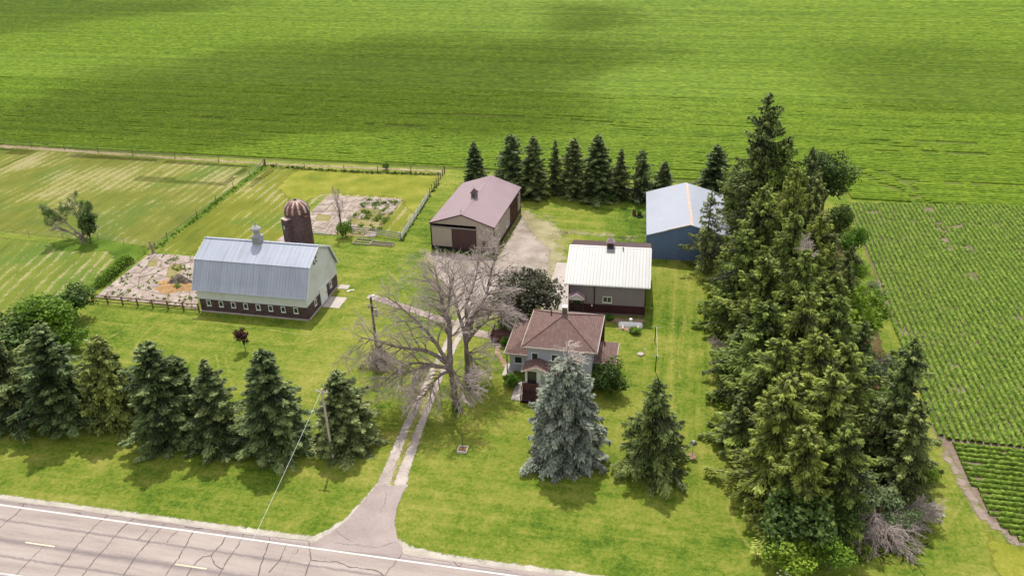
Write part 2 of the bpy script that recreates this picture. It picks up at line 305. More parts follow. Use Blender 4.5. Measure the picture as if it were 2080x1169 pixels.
class MB:
    def __init__(s): s.v = []; s.f = []; s.m = []
    def poly(s, pts, m=0):
        b = len(s.v); s.v += [tuple(p) for p in pts]; s.f.append(tuple(range(b, b+len(pts)))); s.m.append(m); return s
    def box(s, x0, y0, z0, x1, y1, z1, m=0):
        b = len(s.v); s.v += [(x0, y0, z0), (x1, y0, z0), (x1, y1, z0), (x0, y1, z0), (x0, y0, z1), (x1, y0, z1), (x1, y1, z1), (x0, y1, z1)]
        for f in ((0, 3, 2, 1), (4, 5, 6, 7), (0, 1, 5, 4), (1, 2, 6, 5), (2, 3, 7, 6), (3, 0, 4, 7)):
            s.f.append(tuple(b+i for i in f)); s.m.append(m)
        return s
    def slab(s, pts, t, m=0, n=None):
        """thick plate: quad/poly pts, thickness t against its normal"""
        P = [Vector(p) for p in pts]; nn = n or (P[1]-P[0]).cross(P[2]-P[1]).normalized(); b = len(s.v); k = len(P)
        s.v += [tuple(p) for p in P]+[tuple(p-nn*t) for p in P]
        s.f.append(tuple(range(b, b+k))); s.f.append(tuple(reversed(range(b+k, b+2*k)))); s.m += [m, m]
        for i in range(k):
            j = (i+1) % k; s.f.append((b+i, b+k+i, b+k+j, b+j)); s.m.append(m)
        return s
    def bar(s, a, b_, w, h=None, m=0):
        h = h or w; a = Vector(a); c = Vector(b_); d = (c-a).normalized()
        u = d.cross(Vector((0, 0, 1)));  u = Vector((1, 0, 0)) if u.length < 1e-3 else u.normalized(); v = u.cross(d).normalized()
        b = len(s.v)
        for p in (a, c):
            for i, j in ((-1, -1), (1, -1), (1, 1), (-1, 1)): s.v.append(tuple(p+u*i*w/2+v*j*h/2))
        for f in ((0, 1, 2, 3), (7, 6, 5, 4), (0, 4, 5, 1), (1, 5, 6, 2), (2, 6, 7, 3), (3, 7, 4, 0)):
            s.f.append(tuple(b+i for i in f)); s.m.append(m)
        return s
    def tube(s, a, b_, r0, r1, n=8, m=0, cap=True):
        a = Vector(a); c = Vector(b_); d = (c-a).normalized(); u = d.cross(Vector((0, 0, 1)))
        u = Vector((1, 0, 0)) if u.length < 1e-3 else u.normalized(); v = u.cross(d).normalized(); b = len(s.v)
        for p, r in ((a, r0), (c, r1)):
            for i in range(n):
                t = 2*math.pi*i/n; s.v.append(tuple(p+u*math.cos(t)*r+v*math.sin(t)*r))
        for i in range(n):
            j = (i+1) % n; s.f.append((b+i, b+j, b+n+j, b+n+i)); s.m.append(m)
        if cap:
            s.f.append(tuple(b+i for i in reversed(range(n)))); s.f.append(tuple(b+n+i for i in range(n))); s.m += [m, m]
        return s
    def lathe(s, cx, cy, prof, n=20, m=0, ax='z'):
        b = len(s.v)
        for r, z in prof:
            for i in range(n):
                t = 2*math.pi*i/n; x, y = r*math.cos(t), r*math.sin(t)
                s.v.append((cx+x, cy+y, z) if ax == 'z' else (z, cy+x, cx+y))
        for k in range(len(prof)-1):
            for i in range(n):
                j = (i+1) % n; s.f.append((b+k*n+i, b+k*n+j, b+(k+1)*n+j, b+(k+1)*n+i)); s.m.append(m)
        s.f.append(tuple(b+i for i in reversed(range(n)))); s.f.append(tuple(b+(len(prof)-1)*n+i for i in range(n))); s.m += [m, m]
        return s
    def ribbed(s, p00, p10, p11, p01, sp=.3, h=.03, w=.06, t=.05, m=0):
        """sheet metal panel p00->p10 along the eave, p01/p11 the upper edge; ribs run up the slope"""
        a, b, c, d = map(Vector, (p00, p10, p11, p01)); n = (b-a).cross(d-a).normalized(); L = (b-a).length; k = max(1, int(round(L/sp)))
        us = []
        for i in range(k):
            u0 = i/k; us += [(u0, 0), (u0+(sp*.5-w/2)/L, 0), (u0+(sp*.5-w/4)/L, h), (u0+(sp*.5+w/4)/L, h), (u0+(sp*.5+w/2)/L, 0)]
        us.append((1, 0)); base = len(s.v)
        for u, z in us: s.v.append(tuple(a.lerp(b, u)+n*z)); s.v.append(tuple(d.lerp(c, u)+n*z))
        for i in range(len(us)-1):
            q = base+2*i; s.f.append((q, q+2, q+3, q+1)); s.m.append(m)
        s.poly([a-n*t, d-n*t, c-n*t, b-n*t], m)
        for p, q in ((a, b), (b, c), (c, d), (d, a)): s.poly([p, p-n*t, q-n*t, q], m)
        return s
    def build(s, name, mats, parent=None, loc=None, smooth=False):
        me = bpy.data.meshes.new(name); me.from_pydata(s.v, [], s.f)
        for m in mats: me.materials.append(M[m])
        me.polygons.foreach_set('material_index', s.m)
        if smooth: me.polygons.foreach_set('use_smooth', [True]*len(s.f))
        me.update(); return link(name, me, parent, loc)
def signed_dist(X, Y, poly):
    P = np.array(poly, float); n = len(P); d2 = np.full(X.shape, 1e18); ins = np.zeros(X.shape, bool)
    for i in range(n):
        ax, ay = P[i]; bx, by = P[(i+1) % n]; ex, ey = bx-ax, by-ay
        t = np.clip(((X-ax)*ex+(Y-ay)*ey)/(ex*ex+ey*ey+1e-12), 0, 1)
        d2 = np.minimum(d2, (X-ax-t*ex)**2+(Y-ay-t*ey)**2)
        c = ((ay > Y) != (by > Y)) & (X < (bx-ax)*(Y-ay)/(by-ay+1e-12)+ax); ins ^= c
    return np.where(ins, 1, -1)*np.sqrt(d2)
def patch(name, poly, z, mat, res=.5, margin=1.5, kind='structure'):
    z = z*2.5 if z < .0126 else z+.02   # clear gaps between stacked sheets
    P = np.array(poly); x0, y0 = P.min(0)-margin; x1, y1 = P.max(0)+margin
    xs = np.arange(x0, x1+res, res); ys = np.arange(y0, y1+res, res); X, Y = np.meshgrid(xs, ys)
    sd_ = signed_dist(X, Y, poly); nx = len(xs); idx = np.arange(X.size).reshape(X.shape)
    F = np.stack([idx[:-1, :-1], idx[:-1, 1:], idx[1:, 1:], idx[1:, :-1]], -1).reshape(-1, 4)
    keep = sd_.ravel()[F].max(1) > -margin; F = F[keep]
    used = np.unique(F); mp = -np.ones(X.size, int); mp[used] = np.arange(len(used)); F = mp[F]
    V = np.stack([X.ravel()[used], Y.ravel()[used], np.full(len(used), z)], 1)
    o = link(name, np_mesh(name, V, F, [mat], edge=sd_.ravel()[used]))
    return tag(o, kind=kind)
def strip_poly(pts, w):
    """outline of a ribbon along pts"""
    P = [Vector(p) for p in pts]; L = []; Rr = []
    for i, p in enumerate(P):
        d = (P[min(i+1, len(P)-1)]-P[max(i-1, 0)]).normalized(); n = Vector((-d.y, d.x)); ww = w[i] if hasattr(w, '__len__') else w
        L.append(tuple(p+n*ww/2)); Rr.append(tuple(p-n*ww/2))
    return L+Rr[::-1]

# ---------------------------------------------------------------- setting: ground, road
def big_ground():
    xs = np.arange(-2500, 2501, 50.); ys = np.arange(-600, 4001, 50.); X, Y = np.meshgrid(xs, ys); idx = np.arange(X.size).reshape(X.shape)
    F = np.stack([idx[:-1, :-1], idx[:-1, 1:], idx[1:, 1:], idx[1:, :-1]], -1).reshape(-1, 4)
    return tag(link('ground', np_mesh('ground', np.stack([X, Y, 0*X], -1).reshape(-1, 3), F, ['lawn'])), kind='structure')
big_ground()
FENCE_Y = 140.4
patch('field_soil', [(-700, 142.6), (-20, 142.2), (30, 139.5), (300, 139.5), (300, 560), (-700, 560)], .004, 'crop_soil', 10, 12)
fieldR = [(29.63,135.45),(29.37,131.73),(28.43,71.67),(28.95,70.05),(29.92,60.22),(31.95,57.88),(34.15,57.60),(53.31,69.65),(82.37,141.83)]

# drifting cloud above the far field (out of frame, over the camera's view): it shades the crop
def cloud(name, poly, alt, thick, dens, seed, feather=22.):
    off = sv*(alt/sv.z); P = np.array(poly)+np.array([off.x, off.y]); mg = feather*2.4; x0, y0 = P.min(0)-mg; x1, y1 = P.max(0)+mg; res = 6.
    xs = np.arange(x0, x1+res, res); ys = np.arange(y0, y1+res, res); X, Y = np.meshgrid(xs, ys); vn = value_noise(seed, 34.); v2 = value_noise(seed+1, 14.)
    e = signed_dist(X, Y, P)/feather+.5+1.2*(vn(X, Y)-.5)+.5*(v2(X, Y)-.5); th = np.clip(e, 0, 1.2); th = th*th*(1.6-.6*np.minimum(th, 1)); th[0] = th[-1] = 0; th[:, 0] = th[:, -1] = 0
    th *= thick*(.75+.5*vn(X+50, Y)); nx = len(xs); idx = np.arange(X.size).reshape(X.shape); F = np.stack([idx[:-1, :-1], idx[:-1, 1:], idx[1:, 1:], idx[1:, :-1]], -1).reshape(-1, 4)
    F = F[(th.ravel()[F] > .001).any(1)]; n = X.size; V = np.concatenate([np.stack([X, Y, alt+th], -1).reshape(-1, 3), np.stack([X, Y, alt-th*.35], -1).reshape(-1, 3)]); F = np.concatenate([F, F[:, ::-1]+n])
    m = bpy.data.materials.new('cloud_vapour'); m.use_nodes = True; t = m.node_tree; t.nodes.remove(t.nodes['Principled BSDF']); vs = t.nodes.new('ShaderNodeVolumeScatter'); vs.inputs['Density'].default_value = dens; vs.inputs['Color'].default_value = (1, 1, 1, 1)
    t.links.new(vs.outputs[0], t.nodes['Material Output'].inputs['Volume']); return tag(link(name, np_mesh(name, V, F, [m])), kind='structure')
def value_noise(seed, cell):
    gg = np.random.default_rng(seed); G_ = gg.random((256, 256))
    def f(x, y):
        u = np.asarray(x)/cell+1000; v = np.asarray(y)/cell+1000; i = np.floor(u).astype(int); j = np.floor(v).astype(int); a = u-i; b = v-j
        a = a*a*(3-2*a); b = b*b*(3-2*b); q = lambda p, r: G_[p % 256, r % 256]
        return (q(i, j)*(1-a)+q(i+1, j)*a)*(1-b)+(q(i, j+1)*(1-a)+q(i+1, j+1)*a)*b
    return f
cloud('cloud', [(-233.21,163.14),(-181.18,188.01),(-162.70,215.90),(-136.56,242.27),(-100.99,273.36),(-51.82,261.37),(-19.46,270.81),(-9.63,235.15),(-21.51,203.56),(-23.43,172.31),(-37.62,161.21),(-91.16,155.33),(-154.75,157.29),(-222.16,154.26)], 230, 18, .055, 3, 30)
cloud('cloud', [(-340.31,290.05),(-241.98,258.70),(-216.87,288.63),(-191.63,318.03),(-173.61,339.85),(-192.72,401.40),(-358.76,394.48)], 230, 12, .05, 5, 26)
cloud('cloud', [(-54.48,337.44),(-26.50,334.55),(-12.98,297.53),(-30.66,285.00),(-44.49,297.76)], 230, 12, .055, 7, 15)
cloud('cloud', [(35.59,270.61),(77.89,292.94),(99.74,269.62),(125.27,262.13),(98.94,198.88),(64.56,190.60),(42.99,184.02),(37.85,213.12)], 230, 11, .035, 9, 24)
patch('crop_field_soil', fieldR, .008, 'soil', 1.0)
def line_ext(a, b, ext):
    a = Vector(a); b = Vector(b); d = (b-a).normalized(); return a-d*ext, b+d*ext
wl = [(-59.53,46.58),(-10.47,46.89)]
A, B = line_ext(wl[0], wl[1], 120); rd = (B-A).normalized(); rn = Vector((-rd.y, rd.x))
def road_strip(name, off0, off1, z, mat, a=A, b=B, res=1.0, mar=.8):
    return patch(name, [tuple(a+rn*off0), tuple(b+rn*off0), tuple(b+rn*off1), tuple(a+rn*off1)], z, mat, res, mar)
road_strip('road_shoulder', -16, 1.35, .008, 'shoulder', res=.5)
m = MB()
for k in range(24):
    q0 = A.lerp(B, k/24); q1 = A.lerp(B, (k+1)/24); m.poly([(*(q0+rn*-15), .034), (*(q1+rn*-15), .034), (*(q1+rn*.75), .034), (*(q0+rn*.75), .034)])
tag(m.build('road', ['asphalt']), kind='structure')
m = MB()
for off in (0, -7.25):
    m.poly([(*(A+rn*(off-.09)), .046), (*(B+rn*(off-.09)), .046), (*(B+rn*(off+.09)), .046), (*(A+rn*(off+.09)), .046)])
tag(m.build('edge_line_marking', ['paint_white']), kind='structure')
yl = [(-53.71,42.86),(-50.76,42.98),(-39.07,43.10),(-36.26,43.22)]
ya = Vector(yl[0]); per = (Vector(yl[2])-ya).dot(rd); ln = (Vector(yl[1])-ya).dot(rd)
m = MB()
for k in range(-6, 8):
    p = ya+rd*per*k; q = p+rd*ln
    m.poly([(*(p-rn*.07), .046), (*(q-rn*.07), .046), (*(q+rn*.07), .046), (*(p+rn*.07), .046)])
tag(m.build('centre_dash_marking', ['paint_yellow']), kind='structure')
# driveway apron and two-track drive
patch('driveway_apron', [(-29.69,46.55),(-28.27,47.50),(-27.46,48.66),(-26.46,50.49),(-25.87,53.05),(-25.44,55.37),(-22.55,55.88),(-22.48,52.99),(-22.10,51.03),(-21.22,49.24),(-19.98,47.38)], .018, 'asphalt_drive', .25, .5)
patch('driveway_edge_gravel', [(-31.86,47.21),(-29.57,47.50),(-28.09,48.72),(-26.78,50.69),(-26.07,53.21),(-25.58,55.34),(-25.29,60.17),(-22.41,55.90),(-22.66,52.96),(-22.28,50.99),(-21.51,49.43),(-20.03,48.63),(-16.79,48.19),(-12.83,48.01),(-12.94,46.63),(-25.48,47.42)], .012, 'shoulder', .3, .6)
DL = [(-25.44,55.37),(-25.65,59.72),(-25.86,64.27),(-25.90,69.60),(-25.95,76.59),(-25.93,81.97),(-25.81,87.53),(-25.84,92.91),(-25.97,98.00),(-26.24,101.87)]
DR = [(-22.55,55.88),(-22.96,59.05),(-23.36,63.70),(-23.69,68.86),(-24.01,74.62),(-24.07,79.76),(-24.02,85.67),(-23.65,90.92),(-23.14,96.22),(-22.56,100.09)]
patch('driveway', DL+DR[::-1], .016, 'track', .25, .6)
cg = [tuple((Vector(a)+Vector(b))/2) for a, b in zip(DL, DR)]
patch('driveway_centre_grass', strip_poly(cg[:7], [.35, .6, .75, .7, .65, .5, .2]), .020, 'centre_grass', .15, .5)
patch('gravel_yard', [(-35.44,105.97),(-24.70,105.93),(-24.60,115.40),(-23.91,123.26),(-21.10,115.94),(-17.16,110.07),(-15.63,101.20),(-19.36,98.31),(-22.01,94.24),(-22.70,89.74),(-24.37,88.41),(-26.30,89.41),(-29.73,94.42),(-33.00,100.80)], .0125, 'gravel', .4, 3)
patch('gravel_yard_fringe', [(-37.15,106.94),(-25.07,106.56),(-24.77,124.64),(-19.79,122.60),(-15.81,117.72),(-13.84,104.66),(-14.39,95.47),(-20.87,88.99),(-23.45,86.02),(-26.93,87.99),(-31.49,95.61)], .0085, 'gravel_thin', .5, 5)
patch('gravel_trace', [(-16.56,117.41),(-4.05,117.04),(-3.96,115.56),(-16.29,115.53)], .0085, 'gravel_thin', .4, 2)
patch('concrete_pad', [(-15.45,104.73),(-12.95,104.96),(-11.51,91.57),(-14.44,91.89)], .034, 'concrete', 1.0, .0)
patch('walkway', strip_poly([(-39.17,91.16),(-36.49,90.19),(-33.71,89.14),(-29.77,87.40),(-26.21,86.06)], .5), .024, 'slab', .2, .25)
patch('house_walkway', strip_poly([(-22.50,84.21),(-20.09,83.65),(-19.22,81.93)], .8), .024, 'slab', .2, .25)
patch('garden_path', strip_poly([(-19.22,81.93),(-18.96,80.17),(-18.06,78.78),(-17.28,77.32)], .75), .022, 'mulch', .2, .3)
patch('house_patio', [(-17.31,78.05),(-16.46,77.98),(-16.06,74.76),(-14.54,74.62),(-13.97,73.35),(-12.32,71.55),(-12.56,71.05),(-15.31,71.04),(-15.43,74.47),(-17.41,75.74)], .030, 'concrete', .15, .0)
# meadows
patch('hay_meadow', [(-175.70,143.17),(-155.06,143.15),(-141.29,141.64),(-78.65,138.62),(-78.86,100.58),(-107.71,102.59),(-147.52,102.79)], .004, 'hay_far', 1.0, 1.5)
patch('paddock', [(-77.77,138.74),(-42.30,139.35),(-40.99,110.19),(-50.78,110.97),(-59.69,109.99),(-59.53,104.33),(-72.50,104.16),(-69.98,99.13),(-77.28,100.11)], .004, 'hay_mid', .8, 1.5)
patch('lower_meadow', [(-145.38,100.95),(-105.91,100.50),(-78.25,99.24),(-78.27,86.57),(-78.86,76.85),(-76.05,65.78),(-93.80,62.77)], .004, 'hay_low', .8, 1.5)
patch('rough_paddock', [(-71.54,137.64),(-42.34,138.80),(-41.28,118.92),(-47.86,126.89),(-60.88,126.88),(-63.41,119.94),(-71.16,128.35)], .010, 'rough_grass', .6, 2)
patch('fence_dirt_strip', [(-184.50,146.39),(-143.11,143.75),(-106.09,141.67),(-79.34,140.86),(-42.42,141.52),(-42.06,140.20),(-78.66,139.49),(-105.16,140.24),(-141.29,141.64),(-179.98,142.23)], .012, 'dirt_strip', .6, 1.2)
patch('fence_long_grass', strip_poly([(-78.52,139.21),(-78.41,130.91),(-78.63,120.42),(-78.25,112.46),(-78.23,103.65),(-78.21,100.50)], 1.5), .012, 'lush', .4, 1.5)
patch('bank_long_grass', [(-96.44,100.06),(-91.83,103.46),(-78.69,100.97),(-78.09,98.73),(-79.21,91.82),(-78.01,85.14),(-80.72,86.17),(-81.81,95.54),(-84.56,98.25),(-93.34,97.23)], .012, 'lush', .4, 1.5)
patch('track_edge_grass', strip_poly([(-25.49,133.07),(-4.98,132.78),(2.57,133.22)], 2.6), .006, 'litter_soil', .5, 1.6)
patch('belt_litter', [(10, 58), (11, 128), (26, 132), (27, 100), (26, 76), (24, 60), (16, 54)], .006, 'litter_soil', .6, 2)
patch('bare_field_edge', strip_poly([(27.04,123.36),(27.99,114.58),(28.80,102.49),(28.98,90.00),(29.13,79.78),(28.69,72.76),(28.65,68.87),(29.10,64.69),(29.72,60.92),(31.60,57.99),(36.34,57.44)], [.4, .4, .4, .5, .6, .8, 1.1, 1.3, 1.4, 1.3, 1.2]), .016, 'dirt_edge', .3, .9)
patch('corner_grass', [(28.85,59.24),(31.82,57.46),(39.84,56.99),(36.57,49.14),(27.97,47.56),(28.69,53.40)], .012, 'rough_grass', .5, 1)
patch('mulch_bed', [(-9.12,90.53),(-1.89,91.09),(-1.97,90.19),(-5.11,88.07),(-5.42,89.62),(-8.68,89.46)], .016, 'mulch', .25, .5)
patch('tank_bed', [(-5.55,89.60),(-4.84,90.10),(-2.37,88.52),(-3.22,87.42),(-5.05,88.08)], .020, 'mulch', .25, .4)
patch('wall_strip', [(-25.00,106.22),(-24.16,122.79),(-23.68,122.01),(-24.27,105.32)], .016, 'rough_grass', .3, .8)
# mower and tyre tracks
tm = MT('faint_wheel_track'); tm.col((.50, .46, .12)); tm.rough(.9, .1)
e_ = tm.attr('edge'); tm.L(tm.math('MULTIPLY', tm.math('MULTIPLY', tm.math('DIVIDE', tm.math('ADD', e_, .08), .2), .5, clamp=True), tm.ramp(tm.noise(.6, 4), [(.35, .1), (.65, .9)])), tm.b.inputs['Alpha']); M['faint'] = tm.m
tracks = [[(-62.11,69.73),(-63.60,73.93),(-64.39,77.74),(-63.61,80.39),(-59.67,81.56),(-54.37,80.90)], [(-59.81,68.54),(-61.64,73.11),(-62.43,77.09),(-61.65,79.19)], [(-71.81,78.65),(-65.13,78.87),(-60.04,80.98),(-47.97,80.47),(-38.41,79.89)],
          [(-68.90,73.62),(-67.24,77.76),(-63.71,79.99)], [(1.56,110.41),(1.68,92.70),(1.78,79.00),(2.49,66.59)], [(3.18,92.95),(2.79,85.62),(2.67,79.15)], [(4.97,104.50),(6.07,86.16),(6.20,67.24)],
          [(3.99,93.08),(2.80,88.90),(2.48,83.33),(2.79,78.17)], [(25.06,61.98),(25.31,59.51),(26.29,59.38),(28.73,63.29)], [(-0.31,119.14),(-2.10,124.87),(-4.59,126.18),(-6.41,123.18)], [(-45.25,103.03),(-37.96,97.62),(-33.18,89.63)],
          [(-46.47,77.37),(-42.08,79.28),(-40.73,85.72),(-45.72,96.38)], [(-52.64,74.06),(-47.56,66.64)], [(-51.90,74.63),(-46.51,66.82)], [(-11.05,117.49),(-8.57,115.96),(-4.05,117.04)], [(7.49,59.51),(8.18,55.24),(10.46,52.22),(13.54,51.43)]]
for t in tracks:
    P2 = [Vector(p) for p in t]; out = []
    for i in range(len(P2)-1):
        p0, p1, p2, p3 = P2[max(i-1, 0)], P2[i], P2[i+1], P2[min(i+2, len(P2)-1)]
        for k in range(8):
            s_ = k/8; out.append(tuple(.5*((2*p1)+(p2-p0)*s_+(2*p0-5*p1+4*p2-p3)*s_**2+(3*p1-p0-3*p2+p3)*s_**3)))
    out.append(tuple(P2[-1])); patch('tyre_track', strip_poly(out, .34), .0105, 'faint', .15, .1)
# cracks in the road
cr = [[(-57.36,47.18),(-57.07,46.30),(-57.31,44.72),(-57.37,43.47)], [(-48.46,47.19),(-48.86,46.05),(-48.88,43.50),(-48.70,42.03),(-48.46,39.97),(-48.24,38.38)], [(-45.87,47.27),(-46.18,46.03),(-46.25,44.98),(-46.17,43.40),(-46.29,41.57),(-46.08,39.82)],
      [(-42.74,47.14),(-42.84,45.00),(-42.95,43.41),(-42.74,41.01)], [(-39.53,47.04),(-39.45,45.61),(-39.16,43.64),(-39.28,42.84),(-39.10,41.08)], [(-36.48,47.22),(-36.24,45.83),(-36.56,44.39),(-35.98,43.77),(-35.29,43.28),(-34.67,43.23)],
      [(-36.56,44.39),(-37.15,44.11),(-37.44,43.33),(-37.41,41.66)], [(-34.96,47.25),(-34.77,45.98),(-34.86,44.25),(-34.75,43.38),(-34.74,42.14)], [(-32.45,47.34),(-31.99,45.39),(-31.64,43.78),(-31.35,42.49)], [(-51.75,43.04),(-51.83,41.18),(-51.84,39.04)],
      [(-30.58,46.67),(-30.43,44.82),(-30.73,43.57)], [(-28.78,47.41),(-27.79,45.47),(-27.53,43.77)], [(-27.79,45.47),(-25.91,45.59),(-25.70,45.73),(-24.45,45.41),(-23.10,45.33),(-21.77,45.40),(-21.00,44.95)], [(-20.32,47.32),(-20.66,46.10),(-21.03,44.79)],
      [(-43.94,46.25),(-43.87,45.53),(-43.97,44.79)], [(-41.00,46.41),(-41.24,46.00),(-41.14,45.07)], [(-29.40,46.42),(-29.37,45.86)], [(-15.60,47.51),(-15.09,47.05),(-14.90,47.30)], [(-57.83,47.09),(-56.99,47.11)], [(-40.71,47.13),(-39.44,47.05),(-38.90,47.21)], [(-51.94,46.96),(-51.08,46.85)]]
fine = [[(-27.03,49.10),(-26.17,48.59),(-25.12,48.13)], [(-26.51,47.70),(-22.65,47.87),(-21.16,48.78)], [(-23.84,51.98),(-23.82,53.28),(-24.12,54.57)], [(-56.80,47.14),(-52.15,47.25),(-48.46,47.19),(-42.77,47.20),(-36.11,47.16),(-28.27,47.50)], [(-20.08,47.42),(-15.27,47.40),(-10.56,47.33)]]
rng = random.Random(3); m = MB()
def crackline(pts, w, z):
    P2 = [Vector(p) for p in pts]; out = []
    for i in range(len(P2)-1):
        L_ = (P2[i+1]-P2[i]).length; k = max(1, int(L_/.25))
        for j in range(k): out.append(P2[i].lerp(P2[i+1], j/k)+Vector((rng.uniform(-.06, .06), rng.uniform(-.06, .06))))
    out.append(P2[-1]); prev = None
    for i, p in enumerate(out):
        d = (out[min(i+1, len(out)-1)]-out[max(i-1, 0)]).normalized(); n = Vector((-d.y, d.x)); ww = w*rng.uniform(.5, 1.5)
        cur = ((*(p+n*ww/2), z), (*(p-n*ww/2), z))
        if prev: m.poly([prev[1], cur[1], cur[0], prev[0]])
        prev = cur
for c in cr: crackline(c, .085, .0425)
for c in fine: crackline(c, .04, .0435)
tag(m.build('road_cracks', ['crack']), kind='structure')

# ---------------------------------------------------------------- crops
def crop_rows(name, rows, seg, w, h, mat, seed=0, holes=None, calm=False):
    """rows: list of ((x0,y0),(x1,y1)); a leafy ridge of 5-vertex cross sections"""
    g = np.random.default_rng(seed); Vs = []; Fs = []; T = []; base = 0
    prof = np.array([-.5, -.44, -.18, .15, .42, .5]); hz = np.array([0, .62, .95, 1.0, .62, 0])
    k = len(prof)
    for (a, b) in rows:
        a = np.array(a); b = np.array(b); L = np.linalg.norm(b-a); n = max(2, int(L/seg)); t = np.linspace(0, 1, n+1)
        d = (b-a)/L; nn = np.array([-d[1], d[0]])
        c = a+(b-a)*t[:, None]
        q_ = .4 if calm else 1; ww = w*(1+g.normal(0, .12*q_, (n+1, 1)))*np.ones((1, k)); hh = h*(1+g.normal(0, .16*q_, (n+1, k)))
        jit = g.normal(0, .07*w*q_, (n+1, k))
        if holes is not None:
            s_ = np.clip(holes(c[:, 0], c[:, 1]), 0.02, 1)[:, None]; hh = hh*s_; ww = ww*np.sqrt(s_)
        off = prof*ww+jit
        X = c[:, 0:1]+nn[0]*off; Y = c[:, 1:2]+nn[1]*off; Z = .01+hz*hh
        V = np.stack([X, Y, Z], -1).reshape(-1, 3); idx = np.arange((n+1)*k).reshape(n+1, k)
        F = np.stack([idx[:-1, :-1], idx[1:, :-1], idx[1:, 1:], idx[:-1, 1:]], -1).reshape(-1, 4)+base
        Vs.append(V); Fs.append(F); base += len(V); T.append(g.random(len(F)) if not calm else np.clip(.5+g.normal(0, .12)+g.normal(0, .24, len(F)), 0, 1))
    me = np_mesh(name, np.concatenate(Vs), np.concatenate(Fs), [mat], tone=np.concatenate(T))
    return tag(link(name, me), kind='stuff')
def clip_row(p, d, poly, step=.5, lo=-200, hi=400):
    t = np.arange(lo, hi, step); X = p[0]+d[0]*t; Y = p[1]+d[1]*t; s_ = signed_dist(X, Y, poly) > 0
    if not s_.any(): return []
    out = []; i = 0
    while i < len(t):
        if s_[i]:
            j = i
            while j+1 < len(t) and s_[j+1]: j += 1
            if j > i+2: out.append(((X[i], Y[i]), (X[j], Y[j])))
            i = j+1
        else: i += 1
    return out
g_ = np.random.default_rng(5)
def value_noise(seed, cell):
    gg = np.random.default_rng(seed); G_ = gg.random((256, 256))
    def f(x, y):
        u = np.asarray(x)/cell+1000; v = np.asarray(y)/cell+1000; i = np.floor(u).astype(int); j = np.floor(v).astype(int); a = u-i; b = v-j
        a = a*a*(3-2*a); b = b*b*(3-2*b); q = lambda p, r: G_[p % 256, r % 256]
        return (q(i, j)*(1-a)+q(i+1, j)*a)*(1-b)+(q(i, j+1)*(1-a)+q(i+1, j+1)*a)*b
    return f
vn1 = value_noise(1, 3.0); vn2 = value_noise(2, 1.1)
# right-hand field: rows running away from the road, headland rows along it
rowA = [(29.18,71.80),(29.43,121.11)]
dR_ = (Vector(rowA[1])-Vector(rowA[0])).normalized(); nR = Vector((dR_.y, -dR_.x))
block = [(29.67,135.68),(28.49,71.92),(29.79,71.59),(36.34,71.58),(54.26,71.56),(88.87,140.72),(57.79,138.57)]
washes = [([(41.99,135.34),(42.00,126.61)], .3), ([(41.76,122.48),(41.67,119.11)], .4), ([(44.25,120.90),(44.20,118.48)], .3), ([(42.27,125.70),(44.01,127.50),(46.25,129.20)], .1), ([(42.35,137.57),(41.18,146.77),(38.02,151.97),(34.29,152.77)], .4),([(41.01,137.82),(38.83,143.26),(34.24,149.84)], .35)]
def wash(x, y):
    v = np.ones(np.shape(x))
    for pts, w in washes:
        for a, b in zip(pts[:-1], pts[1:]):
            ex, ey = b[0]-a[0], b[1]-a[1]; t = np.clip(((x-a[0])*ex+(y-a[1])*ey)/(ex*ex+ey*ey), 0, 1)
            d = np.hypot(x-a[0]-t*ex, y-a[1]-t*ey); v = np.minimum(v, np.clip((d-w*.5+1.4*(vn2(x, y)-.6))/w, 0, 1))
    return v
def holes_R(x, y): return np.clip((vn1(x, y)-.02)*12, .25, 1)*np.clip((vn2(x, y)-.03)*12, .4, 1)*wash(x, y)
rows = []
for k in range(0, 130):
    p = Vector(rowA[0])+nR*(.70*k-.35); rows += clip_row(p, dR_, block)
crop_rows('soybean_rows', rows, .24, .55, .36, 'crop', 1, holes_R)
head = [(29.59,71.32),(30.86,71.31),(36.18,71.09),(54.07,71.17),(48.89,60.82),(33.14,57.98),(31.33,58.34),(30.11,60.86),(29.48,66.13)]
rows = []; dH = (Vector([(36.34,71.58)][0])-Vector([(29.79,71.59)][0])).normalized(); nH = Vector((dH.y, -dH.x)); p0 = Vector([(29.67,71.10)][0])
for k in range(0, 22): rows += clip_row(p0+nH*(.74*k), dH, head)
crop_rows('headland_soybean_rows', rows, .24, .50, .36, 'crop', 2, lambda x, y: np.clip((vn2(x, y)-.03)*9, .3, 1))
# big field beyond the fence: rows run left to right
gaps = [[(-64.71,176.67),(-48.48,178.35),(-29.86,177.95),(-11.64,176.10)], [(-68.84,168.20),(-54.92,168.15)], [(-111.95,168.52),(-90.06,167.35)], [(39.20,170.99),(50.04,171.18),(58.84,171.42)], [(39.37,164.09),(48.57,164.76),(59.13,164.45)], [(40.49,147.42),(60.04,148.06)], [(-159.81,163.16),(-153.63,163.12)], [(-165.54,169.83),(-157.21,169.99)], [(5.41,230.78),(15.91,229.63)]]
segs = [(a, b) for gp in gaps for a, b in zip(gp[:-1], gp[1:])]
def holes_F(x, y):
    v = np.clip((vn2(x*.2, y*1.5)-.06)*10, .45, 1)
    for a, b in segs:
        ex, ey = b[0]-a[0], b[1]-a[1]
        t = np.clip(((x-a[0])*ex+(y-a[1])*ey)/(ex*ex+ey*ey), 0, 1)
        d = np.hypot(x-a[0]-t*ex, y-a[1]-t*ey); v = np.where((d < .75) & (vn2(x*.6, 0*y) > .3), .03, v)
    return v*wash(x, y)
rows = []; y = 142.9
